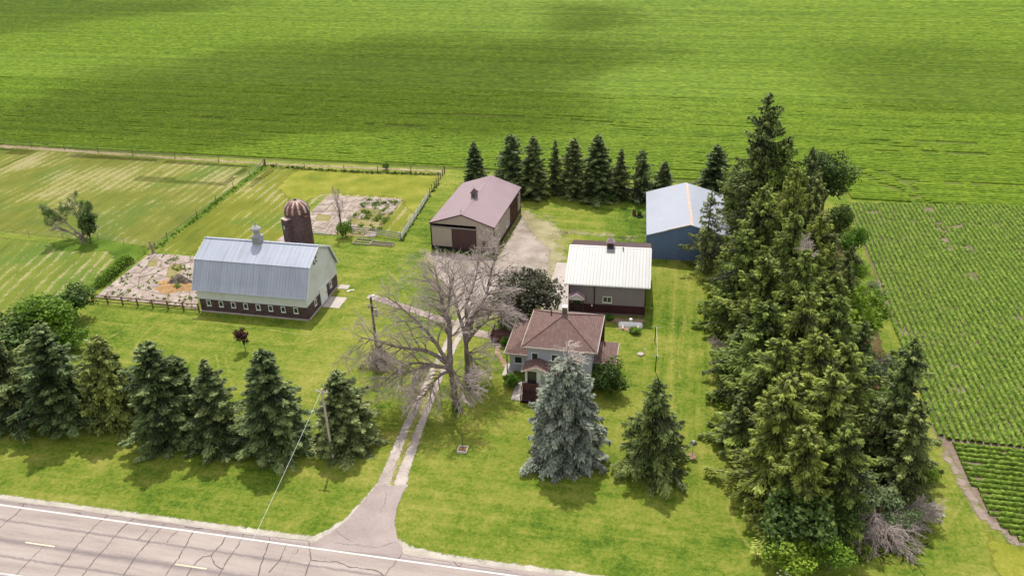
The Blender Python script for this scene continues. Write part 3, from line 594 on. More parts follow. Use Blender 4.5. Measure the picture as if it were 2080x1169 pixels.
while y < 395:
    xl = -160-(y-140)*1.15; xr = 70+(y-140)*.50
    y0s = y+.0; sl = -.012
    for xa in np.arange(xl, xr, 60):
        xb = min(xa+60, xr)
        if xa > -30 or y > 143: rows.append(((xa, y0s+sl*(xa+100)*.3), (xb, y0s+sl*(xb+100)*.3)))
    y += .95 if y < 230 else (1.3 if y < 300 else 1.9)
nearrows = [r for r in rows if r[0][1] < 200]; far_ = [r for r in rows if r[0][1] >= 200]
rr = [((max(18, a[0]), a[1]), b) for a, b in nearrows if b[0] > 20]
def cutR(rows_):
    out = []
    for a, b in rows_:
        out += [(a, b)]
    return out
crop_rows('field_crop_rows', nearrows, .55, .76, .36, 'crop_far', 3, holes_F, True)
crop_rows('distant_crop_rows', [r for r in far_ if r[0][1] < 300], 1.0, 1.08, .38, 'crop_far', 4, None, True)
crop_rows('farthest_crop_rows', [r for r in far_ if r[0][1] >= 300], 1.5, 1.6, .4, 'crop_far', 5, None, True)
# short rows between the fence line level and the right-hand block
rows = []; yy = 137.9
while yy < 142.8:
    rows.append(((30.5, yy), (110, yy-.2))); yy += .95
crop_rows('boundary_crop_rows', rows, .55, .76, .36, 'crop_far', 6, lambda x, y: wash(x, y), True)
# ---------------------------------------------------------------- buildings
def window(parent, u0, z0, u1, z1, face, off, frame='trim_white', glass='glass', fw_=.08, bars=0, name='window'):
    """face: 'f' in the plane y=off looking -y, 'r' plane x=off looking +x, 'l' plane x=off looking -x"""
    f = MB(); p = MB()
    def bx(mb, a0, c0, a1, c1, d0, d1):
        if face == 'f': mb.box(a0, off-d1, c0, a1, off-d0, c1)
        elif face == 'r': mb.box(off+d0, a0, c0, off+d1, a1, c1)
        else: mb.box(off-d1, a0, c0, off-d0, a1, c1)
    bx(f, u0, z0, u1, z0+fw_, 0, .05); bx(f, u0, z1-fw_, u1, z1, 0, .05); bx(f, u0, z0+fw_, u0+fw_, z1-fw_, 0, .05); bx(f, u1-fw_, z0+fw_, u1, z1-fw_, 0, .05)
    for k in range(bars):
        c = u0+(u1-u0)*(k+1)/(bars+1); bx(f, c-.03, z0+fw_, c+.03, z1-fw_, 0, .045)
    bx(f, u0-.04, z0-.05, u1+.04, z0, 0, .09)
    bx(p, u0+fw_, z0+fw_, u1-fw_, z1-fw_, -.02, .015)
    w = f.build(name, [frame], parent); p.build('pane', [glass], w); return w

# gambrel barn
bn = empty('gambrel_barn', (-60.2, 83.74, 0), R(-.2), 'white gambrel roofed barn with pale metal roof and dark brick base', 'barn')
BW, BD, BB, BR_, BM, BK, BN, BE, BO = 15.38, 9.8, 1.98, 8.53, 6.95, 1.72, 3.35, .42, .5
b = MB(); b.box(0, 0, 0, BW, .3, BB); b.box(0, BD-.3, 0, BW, BD, BB); b.box(0, .3, 0, .3, BD-.3, BB); b.box(BW-.3, .3, 0, BW, BD-.3, BB); b.build('brick_wall', ['brick'], bn)
MB().box(-.12, -.14, 0, BW+.12, -.002, .14).box(BW+.002, -.14, 0, BW+.12, BD+.1, .14).build('foundation', ['concrete'], bn)
g = MB()
prof = [(-.06, BB), (-.06, BN+.1), (BK, BM-.12), (BD/2, BR_-.12), (BD-BK, BM-.12), (BD+.06, BN+.1), (BD+.06, BB)]
for x0, x1 in ((-.05, .1), (BW-.1, BW+.05)):
    g.poly([(x1, y, z) for y, z in prof]); g.poly([(x0, y, z) for y, z in prof[::-1]])
    for (y0, z0), (y1, z1) in zip(prof, prof[1:]+prof[:1]): g.poly([(x0, y0, z0), (x0, y1, z1), (x1, y1, z1), (x1, y0, z0)])
g.box(.1, -.06, BB, BW-.1, .1, BN+.1); g.box(.1, BD-.1, BB, BW-.1, BD+.06, BN+.1)
g.box(-.05, -.1, BB-.03, BW+.05, -.062, BB+.06)
g.build('upper_wall', ['white'], bn)
r = MB(); xa, xb = -BO, BW+.38
fl = (BN+1.0, .12)   # flare start (z, y)
for s in (1, -1):
    Y = (lambda y: y) if s == 1 else (lambda y: BD-y)
    def pan(y0, z0, y1, z1, sp, h):
        A_, B_, C_, D_ = (xa, Y(y0), z0), (xb, Y(y0), z0), (xb, Y(y1), z1), (xa, Y(y1), z1)
        if s == 1: r.ribbed(A_, B_, C_, D_, sp, h)
        else: r.ribbed(B_, A_, D_, C_, sp, h)
    pan(-BE-.1, BN, .06, BN+.85, .42, .03); pan(.055, BN+.84, BK-.1, BM-.03, .42, .03); pan(BK-.28, BM+.0, BD/2, BR_, .62, .018)
r.box(xa-.02, BD/2-.16, BR_-.03, xb+.02, BD/2+.16, BR_+.06)
r.build('roof', ['barn_roof'], bn)
for xx in (xa-.03, xb+.0):
    tr = MB()
    for p, q in (((-BE, BN), (.06, BN+.85)), ((.06, BN+.85), (BK-.1, BM-.03)), ((BK-.28, BM), (BD/2, BR_))):
        for s in (0, 1):
            yy = [(BD-v if s else v) for v in (p[0], q[0])]
            tr.bar((xx+.02, yy[0], p[1]-.1), (xx+.02, yy[1], q[1]-.1), .05, .18)
    tr.build('rake_trim', ['trim_white'], bn)
for i in range(8):
    u = 1.0+i*1.775; window(bn, u, .92, u+.62, 1.78, 'f', 0, fw_=.09)
window(bn, 2.1, .95, 2.75, 1.85, 'r', BW, fw_=.1); window(bn, 7.2, .95, 7.85, 1.85, 'r', BW, fw_=.1)
d = MB(); d.box(BW+.03, 3.9, .05, BW+.13, 6.0, 2.35); d.box(BW+.02, 3.7, 2.36, BW+.2, 7.0, 2.5); dd = d.build('sliding_door', ['trim_white'], bn)
MB().box(BW+.13, 5.7, 1.0, BW+.17, 5.76, 1.3).build('handle', ['black'], dd)
MB().box(BW+.01, 6.02, .05, BW+.05, 6.5, 2.3).build('doorway', ['black'], bn)
q = MB(); q.box(BW+.051, 3.3, 6.35, BW+.075, 4.5, 7.45); qq = q.build('hay_hatch', ['white'], bn)
q = MB()
for i, j in ((0, 0), (1, 0), (3, 0), (0, 1), (2, 1), (0, 2), (3, 2), (1, 3), (0, 3), (3, 3), (2, 2.5)): q.box(BW+.076, 3.32+i*.29, 6.37+j*.27, BW+.085, 3.58+i*.29, 6.60+j*.27)
q.build('broken_pane', ['black'], qq)
window(bn, 4.7, 7.1, 5.1, 7.75, 'r', BW+.05, glass='black', bars=1, name='gable_vent', fw_=.06)
c = MB(); cx = 7.2; c.box(cx-.55, BD/2-.55, BR_-.35, cx+.55, BD/2+.55, BR_+.75); c.box(cx-.66, BD/2-.66, BR_+.75, cx+.66, BD/2+.66, BR_+.83)
cup = c.build('cupola', ['steel_pale' if 'steel_pale' in M else 'white_roof'], bn)
l = MB(); l.lathe(cx, BD/2, [(.5, BR_+.83), (.38, BR_+1.25), (.38, BR_+1.5), (.62, BR_+1.62), (.7, BR_+1.75), (.62, BR_+1.95), (.35, BR_+2.15), (.1, BR_+2.35), (.04, BR_+2.75)], 16); l.build('vent_cap', ['white_roof'], cup, smooth=False)
lv = MB()
for k in range(4): lv.box(cx-.4, BD/2-.57, BR_-.05+k*.18, cx+.4, BD/2-.552, BR_+.03+k*.18)
lv.build('louvre', ['steel'], cup)
for x in (xa+.2, 12.6): MB().tube((x, BD/2, BR_), (x, BD/2, BR_+.7), .015, .01, 5).build('lightning_rod', ['black'], bn)
patch('barn_door_slab', [(-44.5, 87.3), (-42.2, 87.4), (-42.3, 90.2), (-44.55, 90.2)], .03, 'concrete', .3, 0)
patch('barn_corner_slab', [(-44.5, 92.6), (-43.2, 92.6), (-43.2, 93.6), (-44.55, 93.6)], .03, 'concrete', .3, 0)

# silo
sx, sy, sh = -52.66,99.82,9.93
si = empty('brick_silo', (sx, sy, 0), 0, 'dark brick silo with rust streaked metal dome behind the barn', 'silo')
zt = sh-1.55; Rr_ = 1.80
MB().lathe(0, 0, [(Rr_, 0), (Rr_, zt)], 36).build('wall', ['brick'], si, smooth=False)
do = MB().lathe(0, 0, [(Rr_+.07, zt-.12), (Rr_+.07, zt+.02), (Rr_*.985, zt+.35), (Rr_*.9, zt+.75), (Rr_*.74, zt+1.12), (Rr_*.5, zt+1.4), (Rr_*.24, zt+1.53), (.22, zt+1.55)], 36).build('dome', ['dome'], si, smooth=True)
MB().lathe(0, 0, [(.2, zt+1.5), (.22, zt+1.68), (.1, zt+1.72)], 10).build('cap', ['black'], do)
sm = MB()
for k in range(24):
    a = 2*math.pi*k/24
    for (ra, za), (rb, zb) in zip([(Rr_+.07, zt), (Rr_*.9, zt+.75)], [(Rr_*.9, zt+.75), (Rr_*.5, zt+1.4)]):
        sm.bar((math.cos(a)*ra, math.sin(a)*ra, za), (math.cos(a)*rb, math.sin(a)*rb, zb), .04)
sm.build('dome_seam', ['rust'], do)
hp = MB()
for z in np.arange(.8, zt, .75): hp.lathe(0, 0, [(Rr_+.012, z), (Rr_+.025, z+.03), (Rr_+.012, z+.06)], 36)
hp.build('hoop', ['rust'], si)
ca = R(-118); cu = Vector((math.cos(ca), math.sin(ca), 0)); cn = Vector((-cu.y, cu.x, 0))
def cb(mb, n0, n1, d0, d1, z0, z1):
    P = [cu*d0+cn*n0, cu*d1+cn*n0, cu*d1+cn*n1, cu*d0+cn*n1]
    bI = len(mb.v); mb.v += [(p.x, p.y, z0) for p in P]+[(p.x, p.y, z1) for p in P]
    for f in ((3, 2, 1, 0), (4, 5, 6, 7), (0, 1, 5, 4), (1, 2, 6, 5), (2, 3, 7, 6), (3, 0, 4, 7)): mb.f.append(tuple(bI+i for i in f)); mb.m.append(0)
    return mb
ch = cb(MB(), -.6, .6, 1.5, 2.45, 0, zt-.7).build('chute', ['brick'], si)
cb(MB(), -.66, .66, 1.45, 2.52, zt-.7, zt-.6).build('cap', ['ridge_rust'], ch)
cwf = cb(MB(), -.3, .3, 2.45, 2.50, zt-2.3, zt-1.5).build('window', ['black'], ch); cb(MB(), -.2, .2, 2.50, 2.52, zt-2.2, zt-1.6).build('pane', ['glass_pale'], cwf)
ft = MB()
ft.box(1.45, -1.2, zt-.5, 2.0, -.7, zt-.42).bar((1.95, -1.15, zt-.42), (1.95, -1.15, zt+.2), .04).build('ladder_platform', ['rust'], si)
patch('silo_pad', [(-60.20,108.35),(-58.89,110.11),(-55.69,105.30),(-59.12,103.49)], .03, 'slab', .4, 0)

def wall_panels(parent, Wd, D, z0, z1, mat, sp=.3, name='wall', sides='flrb', h=.018, w=.05):
    o = MB(); e = .0
    if 'f' in sides: o.ribbed((0, 0, z0), (Wd, 0, z0), (Wd, 0, z1), (0, 0, z1), sp, h, w)
    if 'r' in sides: o.ribbed((Wd, 0, z0), (Wd, D, z0), (Wd, D, z1), (Wd, 0, z1), sp, h, w)
    if 'b' in sides: o.ribbed((Wd, D, z0), (0, D, z0), (0, D, z1), (Wd, D, z1), sp, h, w)
    if 'l' in sides: o.ribbed((0, D, z0), (0, 0, z0), (0, 0, z1), (0, D, z1), sp, h, w)
    return o.build(name, [mat], parent)

# mauve roofed machine shed
W_, D_, e_, r_ = 9.94, 16.72, 4.3, 6.02
sdh = empty('machine_shed', (-35.125, 107.57, 0), -.048, 'tan pole shed with mauve metal roof and maroon sliding doors', 'shed')
wall_panels(sdh, W_, D_, .72, e_-.12, 'tan', sides='rlb', name='side_wall')
# front wall in pieces round the big door, with gable
g = MB(); g.ribbed((7.15, 0, .72), (W_, 0, .72), (W_, 0, e_-.12), (7.15, 0, e_-.12), .3, .018, .05)
g.build('front_wall', ['tan'], sdh); MB().slab([(W_, D_, e_-.12), (0, D_, e_-.12), (0, D_, e_-.1), (W_/2, D_, r_-.12), (W_, D_, e_-.1)], .08, n=Vector((0, 1, 0))).build('gable', ['tan'], sdh)
g = MB(); g.slab([(0, 0, e_-.12), (W_, 0, e_-.12), (W_, 0, e_-.1), (W_/2, 0, r_-.12), (0, 0, e_-.1)], .08, n=Vector((0, -1, 0)))
for k in range(1, 33):
    x = k*.3; zt_ = e_-.14+(r_-e_)*(1-abs(x-W_/2)/(W_/2))
    g.box(x-.02, -.018, e_-.12, x+.02, -.001, zt_)
g.build('gable', ['tan'], sdh)
MB().box(W_-.02, .02, 0, W_+.012, D_-.02, .71).box(7.15, -.012, 0, W_-.03, .03, .71).box(.0, .03, 0, .04, D_-.02, .71).box(0.1, D_-.04, 0, W_-.1, D_+.012, .71).build('wainscot', ['maroon'], sdh)
dl = MB().ribbed((.15, -.12, .55), (3.3, -.12, .55), (3.3, -.12, 3.62), (.15, -.12, 3.62), .3, .018, .05).build('sliding_door', ['tan'], sdh)
MB().box(.12, -.04, 0, 3.3, -.01, 3.6).build('doorway', ['black'], sdh)
dr = MB().ribbed((3.32, -.06, .05), (7.1, -.06, .05), (7.1, -.06, 3.62), (3.32, -.06, 3.62), .3, .018, .05).build('sliding_door', ['mauve_dark'], sdh); dr['label'] = 'maroon sliding door'
MB().box(.1, -.22, 3.62, 7.2, -.02, 3.80).build('door_track', ['taupe'], sdh)
en = MB().box(8.1, -.06, .1, 8.95, -.019, 2.0).build('entry_door', ['mauve_dark'], sdh); MB().box(8.16, -.1, 1.0, 8.22, -.06, 1.06).build('handle', ['steel'], en)
window(sdh, 2.2, 1.2, 3.1, 2.1, 'r', W_+.018, bars=1); window(sdh, 7.0, 1.2, 7.9, 2.1, 'r', W_+.018, bars=1)
MB().ribbed((W_+.06, 9.6, .05), (W_+.06, 14.6, .05), (W_+.06, 14.6, 3.7), (W_+.06, 9.6, 3.7), .3, .018, .05).build('side_door', ['maroon'], sdh)
MB().box(W_+.03, 9.3, 3.7, W_+.2, 15.0, 3.85).build('door_track', ['mauve_dark'], sdh)
rf = MB(); o_ = .15
rf.ribbed((-o_, D_+o_, e_), (-o_, -o_, e_), (W_/2, -o_, r_), (W_/2, D_+o_, r_), .3, .012, .05); rf.ribbed((W_+o_, -o_, e_), (W_+o_, D_+o_, e_), (W_/2, D_+o_, r_), (W_/2, -o_, r_), .3, .012, .05)
rfo = rf.build('roof', ['mauve'], sdh)
MB().slab([(W_/2-.22, -o_, r_-.05), (W_/2, -o_, r_+.05), (W_/2, D_+o_, r_+.05), (W_/2-.22, D_+o_, r_-.05)], .03).slab([(W_/2, -o_, r_+.05), (W_/2+.22, -o_, r_-.05), (W_/2+.22, D_+o_, r_-.05), (W_/2, D_+o_, r_+.05)], .03).build('ridge_cap', ['ridge_cap' if 'ridge_cap' in M else 'mauve'], rfo)
tr = MB(); 
for yy in (-o_-.02, D_+o_+.02):
    tr.bar((-o_, yy, e_-.08), (W_/2, yy, r_-.08), .04, .14); tr.bar((W_+o_, yy, e_-.08), (W_/2, yy, r_-.08), .04, .14)
tr.bar((W_+o_+.02, -o_, e_-.09), (W_+o_+.02, D_+o_, e_-.09), .04, .14).bar((-o_-.02, -o_, e_-.09), (-o_-.02, D_+o_, e_-.09), .04, .14)
for xx in (0, W_): tr.box(xx-.07, -.08, 0, xx+.07, .05, e_-.1)
tr.box(W_-.03, D_-.05, 0, W_+.06, D_+.06, e_-.1)
tr.build('trim', ['maroon'], sdh)
def cupola(parent, x, y, z, s, body, roof, lou='black', hgt=.8):
    c = MB().box(x-s, y-s, z-.5*s-.2, x+s, y+s, z+hgt).build('cupola', [body], parent)
    k = s+.14; t = MB().poly([(x-k, y-k, z+hgt), (x+k, y-k, z+hgt), (x, y, z+hgt+k*1.25)]).poly([(x+k, y-k, z+hgt), (x+k, y+k, z+hgt), (x, y, z+hgt+k*1.25)]).poly([(x+k, y+k, z+hgt), (x-k, y+k, z+hgt), (x, y, z+hgt+k*1.25)]).poly([(x-k, y+k, z+hgt), (x-k, y-k, z+hgt), (x, y, z+hgt+k*1.25)]).poly([(x-k, y+k, z+hgt-.002), (x+k, y+k, z+hgt-.002), (x+k, y-k, z+hgt-.002), (x-k, y-k, z+hgt-.002)])
    t.build('cupola_roof', [roof], c); MB().tube((x, y, z+hgt+k*1.2), (x, y, z+hgt+k*1.2+.5), .03, .01, 6).build('finial', [roof], c)
    l = MB()
    for q in range(4):
        zz = z+.12+q*hgt*.2; l.box(x-s*.7, y-s-.012, zz, x+s*.7, y-s-.001, zz+hgt*.12); l.box(x+s+.001, y-s*.7, zz, x+s+.012, y+s*.7, zz+hgt*.12)
    l.build('louvre', [lou], c); return c
cupola(sdh, W_/2, 6.9, r_, .42, 'taupe', 'mauve_dark')
MB().tube((W_/2-.3, .8, r_-.15), (W_/2-.3, .8, r_+.35), .06, .06, 8).build('vent_pipe', ['steel'], rfo)

# workshop with white roof
W_, D_, e_, r_ = 9.77, 12.4, 4.57, 6.86
sh = empty('workshop', (-11.78, 91.17, 0), .043, 'taupe sided workshop with white metal front roof and maroon wainscot', 'workshop')
MB().box(-.05, -.05, 0, W_+.05, D_+.05, .3).build('foundation', ['stone'], sh)
MB().box(.01, .01, .3, W_-.01, .1, 1.5).box(W_-.1, .1, .3, W_+.0, D_-.01, 1.5).box(0, .1, .3, .1, D_-.1, 1.5).box(.1, D_-.1, .3, W_-.1, D_-.02, 1.5).build('wainscot', ['maroon'], sh)
wall_panels(sh, W_, D_, 1.5, e_-.1, 'taupe')
for x, n in ((W_, 1), (0, -1)):
    P = [(x, 0, e_-.1), (x, D_, e_-.1), (x, D_/2, r_-.1)]; MB().slab(P if n == 1 else P[::-1], .08, n=Vector((n, 0, 0))).build('gable', ['taupe'], sh)
o_ = .5; rise = (r_-e_)/(D_/2); ez = e_
rf = MB().ribbed((-o_, -o_, ez), (W_+o_, -o_, ez), (W_+o_, D_/2, r_), (-o_, D_/2, r_), .42, .03, .07).build('front_roof', ['white_roof'], sh)
rb = MB().ribbed((W_+o_, D_+o_, ez), (-o_, D_+o_, ez), (-o_, D_/2+.15, r_-.05), (W_+o_, D_/2+.15, r_-.05), .3, .02, .06).build('rear_roof', ['mauve_dark'], sh)
MB().slab([(-o_-.02, D_/2-.12, r_-.0), (W_+o_+.02, D_/2-.12, r_-.0), (W_+o_+.02, D_/2+.05, r_+.05), (-o_-.02, D_/2+.05, r_+.05)], .03).build('ridge_cap', ['trim_white'], rf)
tr = MB().bar((-o_, -o_-.03, ez-.09), (W_+o_, -o_-.03, ez-.09), .04, .13)
for xx in (-o_-.02, W_+o_+.02): tr.bar((xx, -o_, ez-.09), (xx, D_/2, r_-.09), .04, .13)
tr.build('eave_trim', ['trim_white'], sh)
MB().box(-.06, -.06, .3, .08, .0, e_-.1).box(W_-.08, -.06, .3, W_+.06, .0, e_-.1).box(3.22, -.08, .2, 3.36, -.01, e_-.1).box(-.03, -.07, 1.46, W_+.03, -.005, 1.52).build('trim', ['maroon'], sh)
window(sh, 4.35, 1.85, 5.55, 2.75, 'f', -.018, bars=1, fw_=.09)
pt = MB(); zc = 2.95
for s in (-1, 1):
    P = [(1.08, -1.6, zc+.62), (1.08, 0, zc+.62), (1.08+s*1.05, 0, zc), (1.08+s*1.05, -1.6, zc)]; pt.slab(P[::-1] if s == -1 else P, .07, n=Vector((s*.5, 0, .86)))
pc = pt.build('portico_roof', ['mauve'], sh)
MB().poly([(.15, -1.5, zc-.02), (2.0, -1.5, zc-.02), (1.08, -1.5, zc+.5)]).box(.1, -1.52, zc-.16, 2.06, -1.42, zc-.02).build('portico_gable', ['trim_white'], pc)
for xx in (.15, 1.86): MB().box(xx, -1.5, 0, xx+.15, -1.36, zc-.1).build('portico_post', ['dark_brown'], pc)
dr = MB().box(.6, -.07, .3, 1.55, -.01, 2.35).build('entry_door', ['dark_brown'], sh); MB().box(.85, -.085, 1.2, 1.3, -.07, 2.1).build('pane', ['glass'], dr)
MB().box(.05, -1.6, 0, 2.1, -.06, .28).build('door_step', ['concrete'], sh)
cupola(sh, 4.9, D_/2, r_, .42, 'mauve_dark', 'mauve', hgt=.75)
MB().tube((6.6, D_/2-.5, r_-.25), (6.6, D_/2-.5, r_+.25), .07, .07, 8).build('vent_pipe', ['black'], rf)
MB().lathe(3.0, -.12, [(.1, 1.25), (.12, 1.35), (.05, 1.5)], 8).build('wall_lamp', ['trim_white'], sh)

# blue shed
W_, D_, e_, r_ = 11.95, 16.9, 3.88, 5.71
bl = empty('blue_shed', (-2.645, 108.94, 0), .055, 'blue metal shed with pale roof and rusty ridge behind the workshop', 'shed')
wall_panels(bl, W_, D_, 0, e_-.05, 'blue', .25, h=.015)
P = [(0, D_, e_-.05), (W_, D_, e_-.05), (W_/2, D_, r_-.1)]; MB().slab(P[::-1], .06, n=Vector((0, 1, 0))).build('gable', ['blue'], bl)
g = MB(); P = [(0, 0, e_-.05), (W_, 0, e_-.05), (W_/2, 0, r_-.1)]; g.slab(P, .06, n=Vector((0, -1, 0)))
for k in range(1, 48):
    x = k*.25; g.box(x-.02, -.014, e_-.05, x+.02, -.001, e_-.1+(r_-e_)*(1-abs(x-W_/2)/(W_/2)))
g.build('gable', ['blue'], bl)
rf = MB().ribbed((-.15, D_+.1, e_), (-.15, -.1, e_), (W_/2, -.1, r_), (W_/2, D_+.1, r_), .6, .012, .05).ribbed((W_+.15, -.1, e_), (W_+.15, D_+.1, e_), (W_/2, D_+.1, r_), (W_/2, -.1, r_), .6, .012, .05).build('roof', ['pale_roof'], bl)
MB().slab([(W_/2-.05, -.1, r_+.02), (W_/2+.42, -.1, r_-.1), (W_/2+.42, D_+.1, r_-.1), (W_/2-.05, D_+.1, r_+.02)], .02).build('ridge_cap', ['ridge_rust'], rf)
MB().bar((2.7, -.13, e_+.93), (W_/2, -.13, r_+.03), .2, .1).bar((3.9, 2.0, e_+1.22), (3.9, D_, e_+1.22), .03, .03).build('flashing', ['ridge_rust'], rf)
MB().bar((-.15, -.13, e_-.06), (W_/2, -.13, r_-.06), .05, .14).bar((W_+.15, -.13, e_-.06), (W_/2, -.13, r_-.06), .05, .14).bar((-.18, -.1, e_-.06), (-.18, D_+.1, e_-.06), .05, .14).build('trim', ['pale_roof'], bl)

# farmhouse
ho = empty('farmhouse', (-14.62, 73.36, 0), 0, 'two storey farmhouse with brown shingled hip roof beside the driveway', 'house')
HW, HD, HE, HR = 8.26, 8.26, 5.6, 7.72
def hip(mb, x0, y0, x1, y1, ze, zr, ridge=None, t=.12, m=0):
    cx, cy = (x0+x1)/2, (y0+y1)/2; ap = ridge or [(cx, cy)]
    a = (*ap[0], zr); b_ = (*ap[-1], zr)
    P = [(x0, y0, ze), (x1, y0, ze), (x1, y1, ze), (x0, y1, ze)]
    if len(ap) == 1:
        for i in range(4): mb.poly([P[i], P[(i+1) % 4], a], m)
    else:
        mb.poly([P[0], P[1], b_, a], m) if abs(ap[0][1]-ap[1][1]) < 1e-6 else mb.poly([P[0], P[1], a], m)
        if abs(ap[0][1]-ap[1][1]) < 1e-6: mb.poly([P[1], P[2], b_], m); mb.poly([P[2], P[3], a, b_], m); mb.poly([P[3], P[0], a], m)
        else: mb.poly([P[1], P[2], b_, a], m); mb.poly([P[2], P[3], b_], m); mb.poly([P[3], P[0], a, b_], m)
    mb.poly([(x, y, ze-t) for x, y, _ in P[::-1]], m)
    return mb
def fascia(mb, x0, y0, x1, y1, z, t=.14, w=.08):
    mb.box(x0-w, y0-w, z-t, x1+w, y0, z+.015).box(x0-w, y1, z-t, x1+w, y1+w, z+.015).box(x0-w, y0, z-t, x0, y1, z+.015).box(x1, y0, z-t, x1+w, y1, z+.015); return mb
rf = hip(MB(), 0, 0, HW, HD, HE, HR).build('main_roof', ['shingle'], ho)
fascia(MB(), 0, 0, HW, HD, HE).build('gutter', ['gutter'], rf)
hc = MB()
for p in ((0, 0), (HW, 0), (HW, HD), (0, HD)): hc.bar((*p, HE+.03), (HW/2, HD/2, HR+.03), .22, .04)
hc.build('hip_cap', ['shingle'], rf)
MB().box(.55, .55, 0, HW-.55, HD-.55, HE-.1).build('wall', ['house_wall'], ho)
window(ho, 1.0, 3.1, 1.8, 4.6, 'f', .55); window(ho, 5.6, 3.1, 6.5, 4.6, 'f', .55); window(ho, 3.2, 3.1, 4.1, 4.6, 'f', .55); window(ho, 2.0, 3.1, 2.9, 4.6, 'r', HW-.55); window(ho, 5.6, .9, 6.6, 2.4, 'f', .55, name='window')
cm = MB().box(HW/2-.25, HD/2+.05, HR-.5, HW/2+.25, HD/2+.6, HR+.75).build('chimney', ['chimney'], ho)
MB().box(HW/2-.3, HD/2, HR+.75, HW/2+.3, HD/2+.65, HR+.83).build('chimney_cap', ['trim_white'], cm)
MB().tube((HW/2-1.6, HD/2+.9, HR-.9), (HW/2-1.6, HD/2+.9, HR-.2), .07, .07, 8).build('vent_pipe', ['black'], rf)
# left single storey wing with a half hip roof
wz, wz1 = 2.75, 4.05; wx0, wx1, wy0, wy1 = -2.55, .56, 2.75, 11.6
wr = MB().poly([(wx0, wy0, wz), (wx1, wy0, wz), (wx1, wy0+3.2, wz1)]).poly([(wx0, wy0, wz), (wx1, wy0+3.2, wz1), (wx1, wy1-3.2, wz1), (wx0, wy1, wz)]).poly([(wx0, wy1, wz), (wx1, wy1-3.2, wz1), (wx1+1.5, wy1-3.2, wz1), (wx1+3.0, wy1, wz)]).poly([(wx1, wy1-3.2, wz1), (wx1, HD-.5, wz1), (wx1+1.5, HD-.5, wz1), (wx1+1.5, wy1-3.2, wz1)]).poly([(wx0, wy0, wz-.12), (wx0, wy1, wz-.12), (wx1, wy1, wz-.12), (wx1, wy0, wz-.12)])
wro = wr.build('wing_roof', ['shingle'], ho)
MB().box(wx0-.08, wy0-.08, wz-.16, wx1-.02, wy0, wz+.01).box(wx0-.08, wy0, wz-.16, wx0, wy1, wz+.01).build('gutter', ['gutter'], wro)
MB().box(wx0+.5, wy0+.6, 0, wx1-.02, wy1-.5, wz-.12).build('wing_wall', ['house_wall'], ho)
MB().tube((wx0+.25, wy0+.2, 0), (wx0+.25, wy0+.2, wz-.1), .06, .06, 6).build('downspout', ['dark_brown'], ho)
window(ho, 5.0, 1.0, 6.2, 2.1, 'l', wx0+.5); window(ho, wx0+1.0, 1.1, wx0+2.0, 2.1, 'f', wy0+.6)
# entry porch
px0, px1, pz = .55, 3.15, 3.35
pr = MB()
for s in (-1, 1):
    cxp = (px0+px1)/2; P = [(cxp, -1.5, pz+.62), (cxp, .56, pz+.62), (cxp+s*1.6, .56, pz), (cxp+s*1.6, -1.5, pz)]; pr.slab(P[::-1] if s == -1 else P, .08, n=Vector((s*.36, 0, .93)))
pro = pr.build('porch_roof', ['shingle'], ho)
MB().bar((cxp-1.6, -1.53, pz-.03), (cxp, -1.53, pz+.59), .05, .14).bar((cxp+1.6, -1.53, pz-.03), (cxp, -1.53, pz+.59), .05, .14).bar((cxp-1.63, -1.5, pz-.03), (cxp-1.63, .56, pz-.03), .05, .12).build('rake_trim', ['trim_tan' if 'trim_tan' in M else 'ridge_rust'], pro)
MB().box(px0, -.85, .0, px1, .54, pz-.02).poly([(px0, -.86, pz-.02), (px1, -.86, pz-.02), (cxp, -.86, pz+.5)]).build('porch_wall', ['trim_white'], ho)
window(ho, px0+.25, 1.15, px0+1.25, 3.0, 'f', -.85, frame='dark_brown', fw_=.12, bars=0, name='porch_window')
ddr = MB().box(px0+1.5, -.93, .98, px0+2.45, -.87, 3.0).build('storm_door', ['trim_white'], ho); MB().box(px0+1.72, -.945, 1.5, px0+2.22, -.93, 2.75).build('pane', ['glass_pale'], ddr); MB().box(px0+1.56, -.97, 1.9, px0+1.62, -.93, 2.05).build('handle', ['black'], ddr)
window(ho, -.7, 1.3, .2, 2.8, 'l', px0)
st = MB()
for k in range(5): st.box(px0-.2, -1.25-.28*(k+1), 0, px0+1.45, -1.25-.28*k-.003, .95-.19*(k+1)+.0)
st.build('porch_steps', ['dark_brown'], ho)
MB().box(px0-.2, -1.25, 0, px0+2.6, -.86, .95).build('porch_landing', ['rust_wood'], ho)
rl = MB()
for xx in (px0-.22, px0+1.46):
    rl.bar((xx, -1.25, 1.85), (xx, -2.65, .95), .06, .1).bar((xx, -1.2, 0), (xx, -1.2, 1.85), .08).bar((xx, -2.62, 0), (xx, -2.62, .95), .08)
    rl.poly([(xx, -1.25, .9), (xx, -2.6, .05), (xx, -2.6, .3), (xx, -1.25, 1.25)])
rl.box(px0-.2, -1.24, .96, px0+1.4, -1.18, 1.7)
rl.build('stair_rail', ['rust_wood'], ho)
